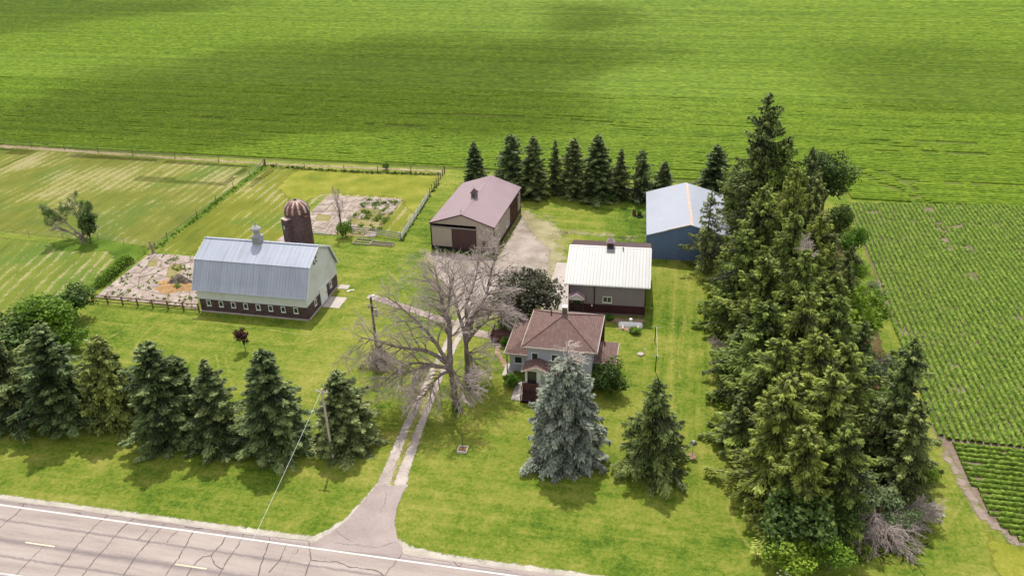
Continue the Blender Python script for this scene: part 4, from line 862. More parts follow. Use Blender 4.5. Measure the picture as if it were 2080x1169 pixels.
# right-hand sun room
qx0, qx1, qy0, qy1, qz, qz1 = 7.7, 10.2, 1.85, 6.35, 3.2, 4.3
rr_ = MB().poly([(qx0, qy0, qz), (qx1, qy0, qz), (qx0, qy0+2.25, qz1)]).poly([(qx1, qy0, qz), (qx1, qy1, qz), (qx0, qy1-2.25+.02, qz1), (qx0, qy0+2.25, qz1)]).poly([(qx1, qy1, qz), (qx0, qy1, qz), (qx0, qy0+2.25, qz1)]).poly([(qx0, qy0, qz-.1), (qx0, qy1, qz-.1), (qx1, qy1, qz-.1), (qx1, qy0, qz-.1)]).build('sunroom_roof', ['shingle'], ho)
MB().box(qx0, qy0-.07, qz-.14, qx1+.07, qy0, qz+.01).box(qx1, qy0, qz-.14, qx1+.07, qy1, qz+.01).build('gutter', ['gutter'], rr_)
MB().tube((8.7, 4.6, 3.7), (8.7, 4.6, 4.3), .09, .09, 8).build('vent_pipe', ['rust'], rr_)
MB().box(qx0, qy0+.5, 0, qx1-.5, qy1-.5, qz-.1).build('sunroom_wall', ['house_wall'], ho)
for k in range(2): window(ho, qx0+.15+k*.9, 1.0, qx0+.95+k*.9, 2.7, 'f', qy0+.5)
for k in range(3): window(ho, qy0+.7+k*1.05, 1.0, qy0+1.65+k*1.05, 2.7, 'r', qx1-.5)
MB().box(HW-.55, 6.7, 0, HW+.15, 7.9, 5.0).build('bay', ['rust_wood'], ho)
# back deck by the house path
dk = empty('wooden_deck', (-18.83,83.63, 0), 0, 'reddish wooden deck with railing at the back corner of the house', 'deck')
MB().box(-1.4, -1.3, .35, 1.4, 1.3, .45).box(-1.4, -1.3, 0, -1.25, -1.15, .34).box(1.25, -1.3, 0, 1.4, -1.15, .34).box(-1.4, 1.15, 0, -1.25, 1.3, .34).build('deck_floor', ['rust_wood'], dk)
rl = MB().bar((-1.37, -1.27, 1.3), (1.37, -1.27, 1.3), .08).bar((-1.37, -1.27, 1.3), (-1.37, 1.27, 1.3), .08)
for k in range(15): rl.bar((-1.37+k*.195, -1.27, .45), (-1.37+k*.195, -1.27, 1.3), .04); rl.bar((-1.37, -1.27+k*.18, .45), (-1.37, -1.27+k*.18, 1.3), .04)
rl.build('railing', ['rust_wood'], dk)
# ---------------------------------------------------------------- vegetation
def tubes(segs, n=4):
    """segs: array rows (x0,y0,z0,x1,y1,z1,r0,r1) -> V,F"""
    s = np.asarray(segs, float); a = s[:, :3]; b = s[:, 3:6]; d = b-a; d /= np.linalg.norm(d, axis=1, keepdims=True)+1e-9
    ref = np.where(np.abs(d[:, 2:3]) > .9, np.array([[1., 0, 0]]), np.array([[0, 0, 1.]])); u = np.cross(d, ref); u /= np.linalg.norm(u, axis=1, keepdims=True)+1e-9; v = np.cross(u, d)
    th = np.arange(n)*2*np.pi/n; ring = np.cos(th)[None, :, None]*u[:, None]+np.sin(th)[None, :, None]*v[:, None]
    V = np.concatenate([a[:, None]+ring*s[:, 6][:, None, None], b[:, None]+ring*s[:, 7][:, None, None]], 1).reshape(-1, 3)
    base = np.arange(len(s))[:, None]*2*n; i = np.arange(n); j = (i+1) % n
    F = np.stack([base+i, base+j, base+n+j, base+n+i], -1).reshape(-1, 4)
    return V, F
def leaf_quads(C, U, Vv):
    """rhombus leaves: centre, half length vector, half width vector"""
    V = np.stack([C-U, C+Vv, C+U, C-Vv], 1).reshape(-1, 3); F = np.arange(len(C)*4).reshape(-1, 4); return V, F
def unit(a): return a/(np.linalg.norm(a, axis=-1, keepdims=True)+1e-9)

def spruce_mesh(seed, H=12., Rad=3.2, whorl=.36, nb=9, dens=1.0, droop=.25, tipup=.12, p=.85, leaf=.24, lw=.085, hang=0., gap=0., z0=.25, ragged=.15, flat=.45, mat='spruce', topbare=0):
    g = np.random.default_rng(seed); C = []; U = []; Vv = []; T = []; br = []
    z = z0
    while z < H-.25:
        f = z/H; rad = Rad*((1-f)**p)*(.55+.45*min(1, f*6+.45))+.12
        if topbare and f > 1-topbare: break
        k = max(4, int(nb*(.55+.45*(1-f))+g.integers(-1, 2)))
        a0 = g.random()*6.28; scl = 1+g.normal(0, ragged*.5)
        for i in range(k):
            if g.random() < gap: continue
            az = a0+i*2*np.pi/k+g.normal(0, .16); L = rad*scl*(1+g.normal(0, ragged)); L = max(L, .15)
            er = np.array([np.cos(az), np.sin(az), 0]); ep = np.array([-np.sin(az), np.cos(az), 0])
            zb = z+g.normal(0, .1); slope = .45*f**2+g.normal(0, .06)-(1-f)*.12
            def axis(t): return er*(t*L)[..., None]+np.array([0, 0, 1.])*(zb+slope*t*L-droop*L*t**1.6+tipup*L*t**4)[..., None]
            tt = np.linspace(.0, .92, 4); P = axis(tt)
            for q in range(3): br.append((*P[q], *P[q+1], .035*L**.5*(1-q*.28)+.008, .035*L**.5*(1-(q+1)*.28)+.006))
            n = int(max(10, dens*1.55*(10+26*L+5*L*L))); t = 1-g.random(n)**1.35*.86; fan = .12+.34*L*(1-t)**.8*(t**.25)
            sgn = g.choice([-1, 1], n); s = sgn*np.abs(g.normal(0, .62, n)).clip(0, 1.25)*fan
            pos = axis(t)+ep*s[:, None]; pos[:, 2] += -np.abs(s)*.28+g.normal(0, .05, n)
            if hang: hmask = g.random(n) < hang; pos[:, 2] -= hmask*g.random(n)*.55*(.4+.6*L/Rad)
            dirv = er[None]*(.9)+ep[None]*(sgn*np.abs(s)/(fan+.05)*.75)[:, None]+np.array([0, 0, 1.])*(g.normal(-.12, .28, n)+.25*(t-.6))[:, None]
            if hang: dirv[hmask, 2] -= 1.4
            dirv = unit(dirv); nrm = unit(np.stack([g.normal(0, flat, n), g.normal(0, flat, n), np.ones(n)], 1)+er*.25)
            w = unit(np.cross(dirv, nrm)); ll = leaf*(.6+.8*g.random(n))*(.75+.25*min(1, L)); lw_ = lw*(.7+.7*g.random(n))
            C.append(pos); U.append(dirv*ll[:, None]); Vv.append(w*lw_[:, None]); bt = g.normal(0, .12)
            T.append(np.clip(.14+.62*np.clip(t, 0, 1)**2.5*g.random(n)**.6+.24*g.random(n)+bt*1.3, 0, 1))  # tone rises to the tip: new growth plus painted sunlight, inside kept dark
        z += whorl*(1.05-.5*f)*(1+g.normal(0, .1))
    if not topbare:
        n = 40; zz = H-.9+g.random(n)*1.0; C.append(np.stack([g.normal(0, .07, n), g.normal(0, .07, n), zz], 1)); a = g.random(n)*6.28
        d = unit(np.stack([np.cos(a)*.6, np.sin(a)*.6, np.ones(n)], 1)); U.append(d*.2); Vv.append(unit(np.cross(d, g.normal(0, 1, (n, 3))))*.06); T.append(g.random(n))
    V, F = leaf_quads(np.concatenate(C), np.concatenate(U), np.concatenate(Vv))
    crown = np_mesh('spruce_crown', V, F, [mat], tone=np.concatenate(T))
    tr = [(0, 0, i*H/6-.1*(i == 0), 0, 0, (i+1)*H/6, .018*H*(1-i/6.3)+.02, .018*H*(1-(i+1)/6.3)+.015) for i in range(6)]
    V1, F1 = tubes(tr, 7); V2, F2 = tubes(br, 3) ; 
    F1 = F1; F2q = F2+len(V1); tm_ = np_mesh('spruce_trunk', np.concatenate([V1, V2]), np.concatenate([F1, F2q]), ['bark'])
    return tm_, crown, H
def clump_mesh(seed, H=7., Rx=3.5, Ry=None, zc=.55, n=16, leaf=.17, dens=1.0, cr=.34, mat='leaf', trunk_h=None, tw=.16, low=.0, flat=1.0, name='leafy'):
    """broadleaf crown made of leaf clusters round limb ends"""
    g = np.random.default_rng(seed); Ry = Ry or Rx; C = []; N = []; T = []; segs = []
    th = trunk_h if trunk_h is not None else H*.3; Hc = (H-low)
    for i in range(n):
        d = unit(g.normal(0, 1, 3)); d[2] = d[2]*.9+.15; rr = g.random()**.4*.78
        c = np.array([d[0]*Rx*rr, d[1]*Ry*rr, low+Hc*(.5+.42*d[2]*rr)]); rad = cr*min(Rx, Ry, Hc*.6)*(.7+.7*g.random())
        m = int(dens*95*rad*rad/(leaf/.17)**2)+25; q = unit(g.normal(0, 1, (m, 3))); r = rad*(1+g.normal(0, .17, m))*(.72+.28*g.random(m))
        lum = 1+.22*np.sin(q[:, 0]*5+i)*np.cos(q[:, 1]*4+2*i)
        pts = c+q*(r*lum)[:, None]*np.array([1, 1, .85]); C.append(pts); N.append(q); T.append(np.clip(.28+g.normal(0, .12)+.4*g.random(m)+.12*q[:, 2], 0, 1))  # leaf tone random, lighter towards the top of each cluster
        mid = np.array([c[0]*.35, c[1]*.35, th+(c[2]-th)*.5]); segs.append((0, 0, th*.85, *mid, tw*.55, tw*.35)); segs.append((*mid, *c, tw*.35, tw*.12))
    C = np.concatenate(C); N = np.concatenate(N); keep = C[:, 2] > max(.05, low*.6); C = C[keep]; N = N[keep]; T = np.concatenate(T)[keep]; m = len(C)
    nr = unit(N*.55+g.normal(0, .5, (m, 3))+np.array([0, 0, .45])); d = unit(np.cross(nr, g.normal(0, 1, (m, 3)))); w = np.cross(nr, d); ll = leaf*(.6+.8*g.random(m))
    V, F = leaf_quads(C, d*ll[:, None], w*(ll*.62)[:, None]); cm_ = np_mesh(name+'_crown', V, F, [mat], tone=T)
    segs = [(0, 0, -.1, 0, 0, th*.9, tw*1.25, tw)]+segs; V, F = tubes(segs, 5); tm_ = np_mesh(name+'_trunk', V, F, ['bark']); return tm_, cm_, H
def grow(g, segs, p, d, L, r, lvl, maxl, up=.0, spread=.8, kids=2, wander=.16, minr=.012, shrink=.62):
    """recursive branch; kids = mean number of side shoots per joint"""
    rnd = random.Random(int(g.integers(1 << 30))) if hasattr(g, 'integers') else g; gs = rnd.gauss; sq = math.sqrt
    n = 5 if lvl < 2 else 4 if lvl < 3 else 3; st = L/n; p = tuple(map(float, p)); d = tuple(map(float, d))
    for i in range(n):
        x, y, z = d[0]+gs(0, wander), d[1]+gs(0, wander), d[2]+gs(0, wander)+up; m = sq(x*x+y*y+z*z)+1e-9; d = (x/m, y/m, z/m)
        q = (p[0]+d[0]*st, p[1]+d[1]*st, p[2]+d[2]*st); ra = max(r*(1-.75*i/n), minr); rb = max(r*(1-.75*(i+1)/n), minr)
        segs.append((*p, *q, ra, rb, lvl)); p = q
        if lvl < maxl and (lvl > 0 or i > 0):
            k = int(kids+rnd.random())
            for _ in range(k):
                ax, ay, az = gs(0, 1), gs(0, 1), gs(0, 1); cx, cy, cz = d[1]*az-d[2]*ay, d[2]*ax-d[0]*az, d[0]*ay-d[1]*ax; m = sq(cx*cx+cy*cy+cz*cz)+1e-9
                w = spread*(.7+.5*rnd.random())/m; x, y, z = d[0]+cx*w, d[1]+cy*w, d[2]+cz*w; m = sq(x*x+y*y+z*z)
                grow(rnd, segs, p, (x/m, y/m, z/m), L*shrink*(.6+.6*rnd.random())*(1-.35*i/n), max(ra*.55, minr), lvl+1, maxl, up, spread, kids, wander*1.1, minr, shrink)
def tree_obj(name, meshes, x, y, h, r=None, rz=0, label=None, cat='tree', group=None, rbase=None, parts=('trunk', 'crown')):
    tm_, cm_, H = meshes; s = h/H; rs = s if r is None else r/rbase
    e = empty(name, (x, y, 0), rz, label, cat, group, (rs, rs, s))
    link(parts[0], tm_, e); link(parts[1], cm_, e); return e

SP = [spruce_mesh(11, mat='spruce', p=.68, leaf=.20, lw=.085, flat=.5, ragged=.2), spruce_mesh(12, mat='spruce', ragged=.28, Rad=3.2, p=.6, dens=.95, leaf=.21, lw=.085, flat=.5), spruce_mesh(13, mat='spruce', nb=10, droop=.3, p=.72, leaf=.20, lw=.085, flat=.5, ragged=.22), None, spruce_mesh(15, mat='spruce', p=.62, leaf=.2, lw=.085, flat=.5, ragged=.36, gap=.12, hang=.2), spruce_mesh(16, mat='spruce', p=.8, nb=8, whorl=.44, leaf=.2, lw=.085, flat=.5, ragged=.3, gap=.06)]
SPY = spruce_mesh(14, mat='spruce_yellow', ragged=.26, dens=.9, hang=.25, p=.6, leaf=.22, lw=.095, flat=.5)
rng = random.Random(8)
# row along the road
left = [((38,868,690), 4, 2.7, 'dark spruce at the left end of the roadside row, whole inside the frame'),
        ((145,882,658), 1, 3.1, 'broad dark spruce, second from the left in the roadside row'),
        ((245,880,685), 3, 2.6, 'yellowish green spruce with pale new growth, third in the roadside row'),
        ((350,915,705), 1, 3.1, 'wide bluish green spruce with a side leader, fourth in the roadside row'),
        ((452,920,742), 5, 2.7, 'slim pointed spruce, fifth from the left in the roadside row'),
        ((567,937,722), 2, 3.3, 'tall dark spruce left of the leaning pale pole, second from the driveway'),
        ((700,930,757), 2, 2.9, 'rounded spruce right behind the leaning pale pole, nearest the driveway')]
LT = [(-67.65,58.75),(-61.30,58.97),(-56.10,60.05),(-48.93,58.42),(-43.38,58.74),(-37.20,59.02),(-30.54,60.66)]
LH = [11.6, 13.1, 11.5, 12.6, 10.9, 12.6, 9.7]
for i, ((pp, vi, rad, lab), (x, y), h) in enumerate(zip(left, LT, LH)):
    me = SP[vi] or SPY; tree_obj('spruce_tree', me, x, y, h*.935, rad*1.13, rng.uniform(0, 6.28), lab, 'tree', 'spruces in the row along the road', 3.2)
tree_obj('spruce_tree', SP[0], -71.72,57.87, 11, 3.4, 1, 'dark spruce cut by the left frame edge at the end of the roadside row', 'tree', 'spruces in the row along the road', 3.2)
tree_obj('spruce_tree', SP[2], -47.67,60.31, 9.0, 2.6, 2, 'smaller spruce tucked behind the fourth and fifth of the roadside row', 'tree', 'spruces in the row along the road', 3.2)
# far row behind the sheds
FT = [(-34.73,134.19,8.07, 2.1, 'free standing pointed spruce behind the mauve roof, leftmost of the far row'), (-27.67,132.75,10.08, 2.9, 'broad spruce right of the mauve roof ridge, second of the far row'),
      (-23.43,130.98,10.55, 2.7, 'third spruce from the left in the far row'), (-19.96,132.92,9.48, 1.7, 'narrowest spruce, fourth in the far row'), (-16.58,132.00,10.18, 2.4, 'fifth spruce from the left in the far row'),
      (-12.35,131.23,11.20, 3.1, 'tallest and widest spruce in the middle of the far row'), (-8.50,132.03,8.72, 2.1, 'shorter spruce just right of the tallest in the far row'), (-4.96,132.55,8.36, 2.0, 'eighth spruce in the far row, left of the blue shed'),
      (-1.11,135.71,5.63, 1.9, 'small spruce rising over the left of the pale roofed shed'), (7.32,134.61,9.27, 2.6, 'dark spruce behind the right side of the pale roofed shed')]
for i, (x, y, h, r, lab) in enumerate(FT):
    tree_obj('spruce_tree', SP[(0, 4, 2, 5, 1, 0, 5, 4, 2, 1)[i]], x, y, h*1.03, r*1.12, rng.uniform(0, 6.28), lab, 'tree', 'spruces in the far row behind the sheds', 3.2)
# under-storey shrubs between the far row trunks
SHR = clump_mesh(31, 2.2, 1.4, n=9, leaf=.15, mat='leaf', trunk_h=.3, tw=.05, name='shrub')
SHD = clump_mesh(32, 2.2, 1.4, n=10, leaf=.13, mat='leaf_dark', trunk_h=.3, tw=.05, name='shrub')
for i, (x, y, lab) in enumerate([(-25.92,130.61, 'green shrub at the feet of the second and third far row spruces'), (-21.38,130.81, 'green shrub between the third and fourth far row spruces'), (-10.24,130.62, 'green shrub right of the tallest far row spruce'), (-3.03,136.38, 'green shrub behind the left corner of the pale roofed shed')]):
    tree_obj('shrub', SHR if i % 2 else SHD, x, y, 1.8, 1.5, i, lab, 'shrub', None, 1.4, ('stem', 'foliage'))
# blue spruce with a dead leader
bs = spruce_mesh(21, H=13.0, Rad=4.4, whorl=.36, nb=12, dens=1.15, droop=.42, tipup=.1, p=.66, leaf=.20, lw=.085, hang=.15, flat=.5, mat='blue_spruce', z0=.15, topbare=.13, ragged=.16)
bx_, by_ = -8.19,62.78
b = tree_obj('blue_spruce', bs, bx_, by_, 13.0, 4.1, .4, 'big silvery blue spruce with a dead bare top in front of the farmhouse', 'tree', None, 4.4)
g = np.random.default_rng(5); segs = []
P_ = np.array([0, 0, 11.3])
for k in range(40):
    z = 10.6+g.random()*2.8; a = g.random()*6.28 if k % 3 else g.uniform(-1.2, .6); L = (14.6-z)*.62*(.6+.5*g.random()); d = unit(np.array([math.cos(a), math.sin(a), .25])); q0 = np.array([0, 0, z])
    for s_ in range(4):
        q1 = q0+d*L/4; segs.append((*q0, *q1, .03, .022, 0))
        for w in (-1, 1): e_d = unit(d+w*np.array([-d[1], d[0], 0])*.8+g.normal(0, .15, 3)); segs.append((*q1, *(q1+e_d*L*.2), .018, .012, 0))
        q0 = q1; d = unit(d+g.normal(0, .08, 3)+[0, 0, -.04])
segs.append((0, 0, 10.5, 0, 0, 14.2, .09, .03, 0)); V, F = tubes(np.array(segs)[:, :8], 3)
link('dead_leader', np_mesh('dead_leader', V, F, ['twig']), b)
V_, F_ = None, None
s2 = spruce_mesh(22, H=11, Rad=3.7, whorl=.42, nb=8, dens=.85, droop=.35, p=.85, leaf=.21, lw=.07, hang=.3, gap=.12, ragged=.26, mat='spruce_open')
s2b = s2; x, y, h = 0.22,62.39,10.64
tree_obj('spruce_tree', s2, x, y, h, 3.5, 1.1, 'lone open branched green spruce on the lawn right of the blue spruce', 'tree', None, 3.7)
op = spruce_mesh(23, H=12, Rad=3.9, whorl=.62, nb=6, dens=.62, droop=.5, tipup=.3, p=.7, leaf=.22, lw=.065, hang=.35, gap=.22, ragged=.3, mat='spruce_open')
x, y, h = 5.66,106.48,12.32
tree_obj('norway_spruce', op, x, y, h, 3.5, .3, 'thin see-through spruce with drooping boughs in front of the blue shed', 'tree', None, 3.9)
# windbreak
WB = [spruce_mesh(41, H=14, Rad=3.9, whorl=.5, nb=8, dens=.72, droop=.42, tipup=.25, p=.62, leaf=.23, lw=.085, hang=.3, gap=.1, ragged=.3, mat='spruce_belt', z0=.8),
      spruce_mesh(42, H=14, Rad=3.6, whorl=.55, nb=8, dens=.75, droop=.5, tipup=.3, p=.55, leaf=.24, lw=.085, hang=.35, gap=.12, ragged=.34, mat='spruce_belt', z0=.8),
      spruce_mesh(43, H=14, Rad=3.6, whorl=.5, nb=8, dens=.72, droop=.38, tipup=.2, p=.7, leaf=.22, lw=.08, hang=.25, gap=.14, ragged=.3, mat='spruce_open', z0=.8)]
BIG = spruce_mesh(44, H=24, Rad=6.0, whorl=.62, nb=9, dens=.55, droop=.4, tipup=.35, p=.72, leaf=.28, lw=.10, hang=.3, gap=.14, ragged=.28, mat='spruce_open', z0=1.0)
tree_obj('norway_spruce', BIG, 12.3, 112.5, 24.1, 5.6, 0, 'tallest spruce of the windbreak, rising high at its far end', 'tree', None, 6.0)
wb = [(9.8, 119.5, 11.5, 3.2, 0, 'dark spruce under the left flank of the tallest spruce, behind the pale roofed shed'), (15.4, 111, 18.2, 4.0, 1, 'tall spruce touching the right flank of the tallest spruce'),
      (18.6, 111, 17.0, 2.8, 2, 'slim brownish spire right of the tallest spruce, left of the round leafy tree'), (18.5, 103, 16.6, 3.0, 2, 'thin grey green spire just in front of the round leafy tree'),
      (15, 98.5, 18.2, 3.3, 1, 'tall spruce with a golden tip in the middle of the far windbreak'), (11.4, 95.5, 17.0, 4.3, 0, 'broad spruce with boughs over the blue shed end'),
      (14.2, 90, 15.8, 3.6, 1, 'full spruce in front of the golden tipped one'), (17.6, 92.3, 15.2, 3.4, 0, 'spruce on the field side, in front of the thin grey spire'),
      (20.0, 95.5, 11.5, 2.8, 2, 'dark spruce at the field edge below the round leafy tree'), (9.6, 90.5, 13.2, 3.7, 1, 'spruce reaching out over the lawn next to the see-through spruce'),
      (11, 83, 13.8, 4.1, 0, 'bushy spruce on the lawn side level with the workshop front'), (14.6, 81, 15.4, 3.8, 1, 'spruce in the middle row level with the farmhouse back'),
      (18.3, 82, 12.6, 3.2, 0, 'yellow tinged spruce left of the lime coloured broadleaf'), (20.6, 87.4, 13.6, 2.7, 2, 'dark narrow spruce over the crop edge in front of the lime broadleaf'),
      (14, 74, 14.1, 3.7, 1, 'spruce in the middle row level with the farmhouse sun room'), (10.7, 75, 12.4, 4.1, 0, 'wide spruce on the lawn side level with the farmhouse'),
      (17.4, 75, 13.4, 3.6, 1, 'brownish green spruce in front of the lime coloured broadleaf'), (20.8, 77.5, 9.6, 2.6, 2, 'small grey green spruce on the field side near the bare twigs'),
      (11.2, 67.8, 12.2, 4.0, 1, 'wide spruce on the lawn side level with the blue spruce'), (14.6, 67.8, 13.4, 3.7, 0, 'spruce with bright new tips in the middle row near the road end'),
      (17.8, 69, 11.6, 3.3, 1, 'spruce in the gap before the leaning field side spruce'), (11.2, 60.6, 13.2, 3.9, 0, 'large spruce with lime tips at the road end of the lawn side'),
      (14.9, 61.8, 13.2, 3.7, 1, 'large spruce with pale tips, second from the road in the middle row'), (12.6, 56.6, 11.0, 3.1, 0, 'spruce standing over the round bushes nearest the road'),
      (16.0, 58.0, 10.4, 3.0, 1, 'grey green spruce above the fallen dead limb'), (22.3, 66.4, 14.3, 3.5, 2, 'crooked spruce on the field side, its tip standing alone against the crop rows'),
      (22.6, 62.6, 10.5, 3.0, 2, 'dense lower spruce in front of the crooked field side spruce'), (9.0, 101, 8.0, 2.6, 0, 'short dark spruce against the right end of the blue shed'),
      (8.6, 67, 6.6, 2.4, 2, 'low spruce at the lawn edge of the windbreak, level with the bird feeder pole'), (9.0, 79.5, 7.0, 2.6, 2, 'low spruce at the lawn edge with bare pinkish twigs below'),
      (15.5, 104.5, 15.0, 3.6, 0, 'spruce hidden up to its shoulders behind the golden tipped one'), (16.5, 87, 12.5, 3.4, 1, 'spruce in the middle of the windbreak behind the yellow tinged one')]
for i, (x, y, h, r, vi, lab) in enumerate(wb):
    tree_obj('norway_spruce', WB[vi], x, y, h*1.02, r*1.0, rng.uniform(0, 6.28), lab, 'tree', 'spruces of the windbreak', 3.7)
# broadleaf trees in and around the windbreak
DT = clump_mesh(51, 14, 4.2, n=34, leaf=.2, dens=1.1, cr=.34, mat='leaf_dark', trunk_h=3, tw=.22, low=1.2, name='broadleaf')
tree_obj('broadleaf_tree', DT, 24.4, 128.5, 14.2, 4.3, 0, 'dark round leafy tree at the far field corner of the windbreak', 'tree', None, 4.2)
DL_ = clump_mesh(52, 10, 3.4, n=22, leaf=.24, dens=.9, mat='leaf_lime', trunk_h=2, tw=.15, low=.5, name='broadleaf')
DG = clump_mesh(53, 6, 2.6, n=16, leaf=.18, dens=.9, mat='leaf_grey', trunk_h=1, tw=.1, low=.2, name='broadleaf')
DK = clump_mesh(54, 7, 3.2, n=18, leaf=.2, dens=1.0, mat='leaf_dark', trunk_h=1, tw=.12, low=.1, name='broadleaf')
DB = clump_mesh(55, 7, 3.2, n=18, leaf=.2, dens=1.0, mat='leaf', trunk_h=1, tw=.12, low=.1, name='broadleaf')
for (me, x, y, h, r, rb, lab) in [(DL_, 20.5, 84, 11.6, 3.0, 3.4, 'tall lime green broadleaf poking through the middle of the windbreak'), (DL_, 23.6, 88.5, 8.6, 2.8, 3.4, 'lime green broadleaf at the crop edge beside the windbreak'), (DB, 23.8, 95, 6.0, 2.4, 3.2, 'bright green bush at the crop edge below the dark round tree'),
        (DG, 24.2, 79.0, 5.2, 2.2, 2.6, 'grey green bush at the crop edge above the bare twigs'), (DB, 23.0, 71.5, 6.0, 2.4, 3.2, 'bright green bush behind the crooked field side spruce'),
        (DK, 12.4, 54.6, 6.4, 3.9, 3.2, 'large dark green bush at the road end of the windbreak'), (DL_, 12.3, 51.4, 3.8, 2.4, 3.4, 'yellow green bush with white blossom nearest the road'), (DB, 15.3, 52.2, 3.3, 1.9, 3.2, 'bright green bush between the blossoming bush and the fallen limb'),
        (DG, 19.3, 59.0, 5.0, 2.5, 2.6, 'grey green bush behind the fallen dead limb'), (DG, 21.6, 57.6, 3.8, 1.8, 2.6, 'low grey green bush right of the fallen dead limb'), (DK, 17.4, 56.6, 4.2, 2.0, 3.2, 'dark bush directly behind the fallen limb butt'),
        (DB, 24.4, 63.0, 4.4, 1.5, 3.2, 'bright green bush at the field side foot of the dense lower spruce'), (DK, 25.6, 119, 7.0, 2.6, 3.2, 'dark bush below the far corner leafy tree'), (DB, 26.2, 112, 6.2, 2.3, 3.2, 'green bush at the crop edge right of the thin grey spire'), (DL_, 25.4, 104, 6.4, 2.2, 3.4, 'lime green bush at the crop edge, farthest of the lime ones'), (DG, 26.6, 98.5, 4.2, 1.9, 2.6, 'grey green bush at the crop edge near the first bare soil gap'), (DK, 14.5, 57.4, 5.0, 2.2, 3.2, 'dark bush under the spruces near the road end')]:
    tree_obj('broadleaf_bush' if h < 9 else 'broadleaf_tree', me, x, y, h, r, rng.uniform(0, 6.28), lab, 'bush' if h < 9 else 'tree', None, rb, ('stem', 'foliage') if h < 9 else ('trunk', 'crown'))
fl = MB(); g = np.random.default_rng(9)
for k in range(34):
    x = g.normal(0, .5); y = g.normal(0, .35); fl.lathe(x, y, [(.02, .6), (.1, .66), (.02, .72)], 5)
tag(fl.build('white_blossom', ['petal'], None, (12.0, 49.9, .1)), 'cluster of white blossom in the grass at the road end of the windbreak', 'flowers')
def dead_brush(name, seed, loc, L, r, d, up, lvl, kids, label, cat, spread=.7, mat='twig', shrink=.62, minr=.016, main='branch'):
    g = np.random.default_rng(seed); segs = []; grow(g, segs, np.zeros(3), unit(np.array(d, float)), L, r, 0, lvl, up, spread, kids, .14, minr, shrink)
    s = np.array(segs); e = empty(name, loc, 0, label, cat)
    a = s[s[:, 8] < 2]; b_ = s[s[:, 8] >= 2]
    for part, q, mm, n in (('limb', a, 'dead_bark' if mat == 'twig' else mat, 5), ('twigs', b_, mat, 3)):
        if len(q): V, F = tubes(q[:, :8], n); V[:, 2] = np.maximum(V[:, 2], .02-loc[2]); link(part, np_mesh(part, V, F, [mm]), e)
    return e
# fallen limb: butt up against the bushes, crown on the grass
fe = empty('fallen_limb', (20.23,56.52, 0), 0, 'fallen pale dead limb lying on the grass at the road end of windbreak', 'branch')
fo_ = np.array([20.23,56.52, 0]); g = np.random.default_rng(61); b0 = np.array([19.35,58.63, 3.0])-fo_; f0 = np.array([19.48,57.35, 2.1])-fo_; lim = [(*(b0+[.3, .6, .3]), *b0, .05, .09), (*b0, *f0, .10, .12)]; twg = []
for tx, ty, z0 in ((18.07,55.15, .1), (19.04,56.59, .2), (19.45,54.84, .1), (20.59,56.29, .1), (21.45,55.42, .1), (22.33,54.80, .1), (22.85,57.57, .3), (23.34,56.56, .2), (18.11,57.14, .3)):
    T_ = np.array([tx, ty, z0])-fo_; q = f0.copy()
    for i in range(6):
        q2 = f0+(T_-f0)*(i+1)/6+g.normal(0, .12, 3)+[0, 0, .35*math.sin(math.pi*(i+1)/6)]; lim.append((*q, *q2, .075*(1-i/7), .075*(1-(i+1)/7))); d = unit(q2-q)
        for k in range(3): ss = []; grow(g, ss, q2, unit(d+g.normal(0, .55, 3)*[1, 1, .5]), .9+.8*g.random(), .03, 2, 4, -.03, .6, 1.4, .12, .012, .6); twg += [r[:8] for r in ss]
        q = q2
V, F = tubes(lim, 5); V[:, 2] = np.maximum(V[:, 2], .02); link('limb', np_mesh('limb', V, F, ['twig']), fe)
V, F = tubes(twg, 3); V[:, 2] = np.maximum(V[:, 2], .02); link('twigs', np_mesh('twigs', V, F, ['twig']), fe)
dead_brush('fallen_limb', 62, (20.5, 59.5, 1.6), 3.6, .07, (1, .25, -.05), -.01, 3, 2.2, 'small bare fallen branch reaching over the grass right of the windbreak', 'branch', .5)
dead_brush('bare_twigs', 63, (9.2, 82.5, 2.2), 2.6, .06, (-.9, -.5, .3), .0, 3, 2, 'bare pinkish twigs sticking out over the lawn from the windbreak', 'branch', .5)
dead_brush('bare_twigs', 64, (23.0, 81.5, 1.6), 2.4, .06, (.9, -.5, .25), .0, 3, 2, 'bare pinkish twigs over the crop edge below the grey green bush', 'branch', .5)
dead_brush('bare_twigs', 65, (14.5, 84.5, 13.2), 2.4, .05, (-.2, -.6, .9), .0, 3, 2, 'dead pale treetop among the middle of the windbreak', 'branch', .7)
# left-hand broadleaves
LFB = clump_mesh(71, 8, 4.2, n=26, leaf=.22, dens=1.0, cr=.32, mat='leaf', trunk_h=2.2, tw=.2, low=.4, name='broadleaf')
LFD = clump_mesh(72, 8, 3.4, n=22, leaf=.22, dens=1.0, cr=.33, mat='leaf_dark', trunk_h=2.0, tw=.18, low=.3, name='broadleaf')
for (me, x, y, h, r, rb, lab) in [(LFB, -75.31,73.73, 7.6, 4.3, 4.2, 'bright green round tree left of the cracked barnyard slab'), (LFD, -75.17,78.74, 6.0, 2.7, 3.4, 'dark green tree behind the bright one, touching the board fence'),
        (LFD, -76.25,68.42, 6.6, 4.2, 3.4, 'dark green tree in front of the bright one above the roadside row'), (LFD, -82.38,69.06, 6.5, 4.0, 3.4, 'dark green tree cut by the left frame edge'), (LFB, -70.76,71.92, 4.2, 2.4, 4.2, 'small bright green tree in front of the dark one at the fence corner')]:
    tree_obj('broadleaf_tree', me, x, y, h, r, rng.uniform(0, 6.28), lab, 'tree', None, rb)
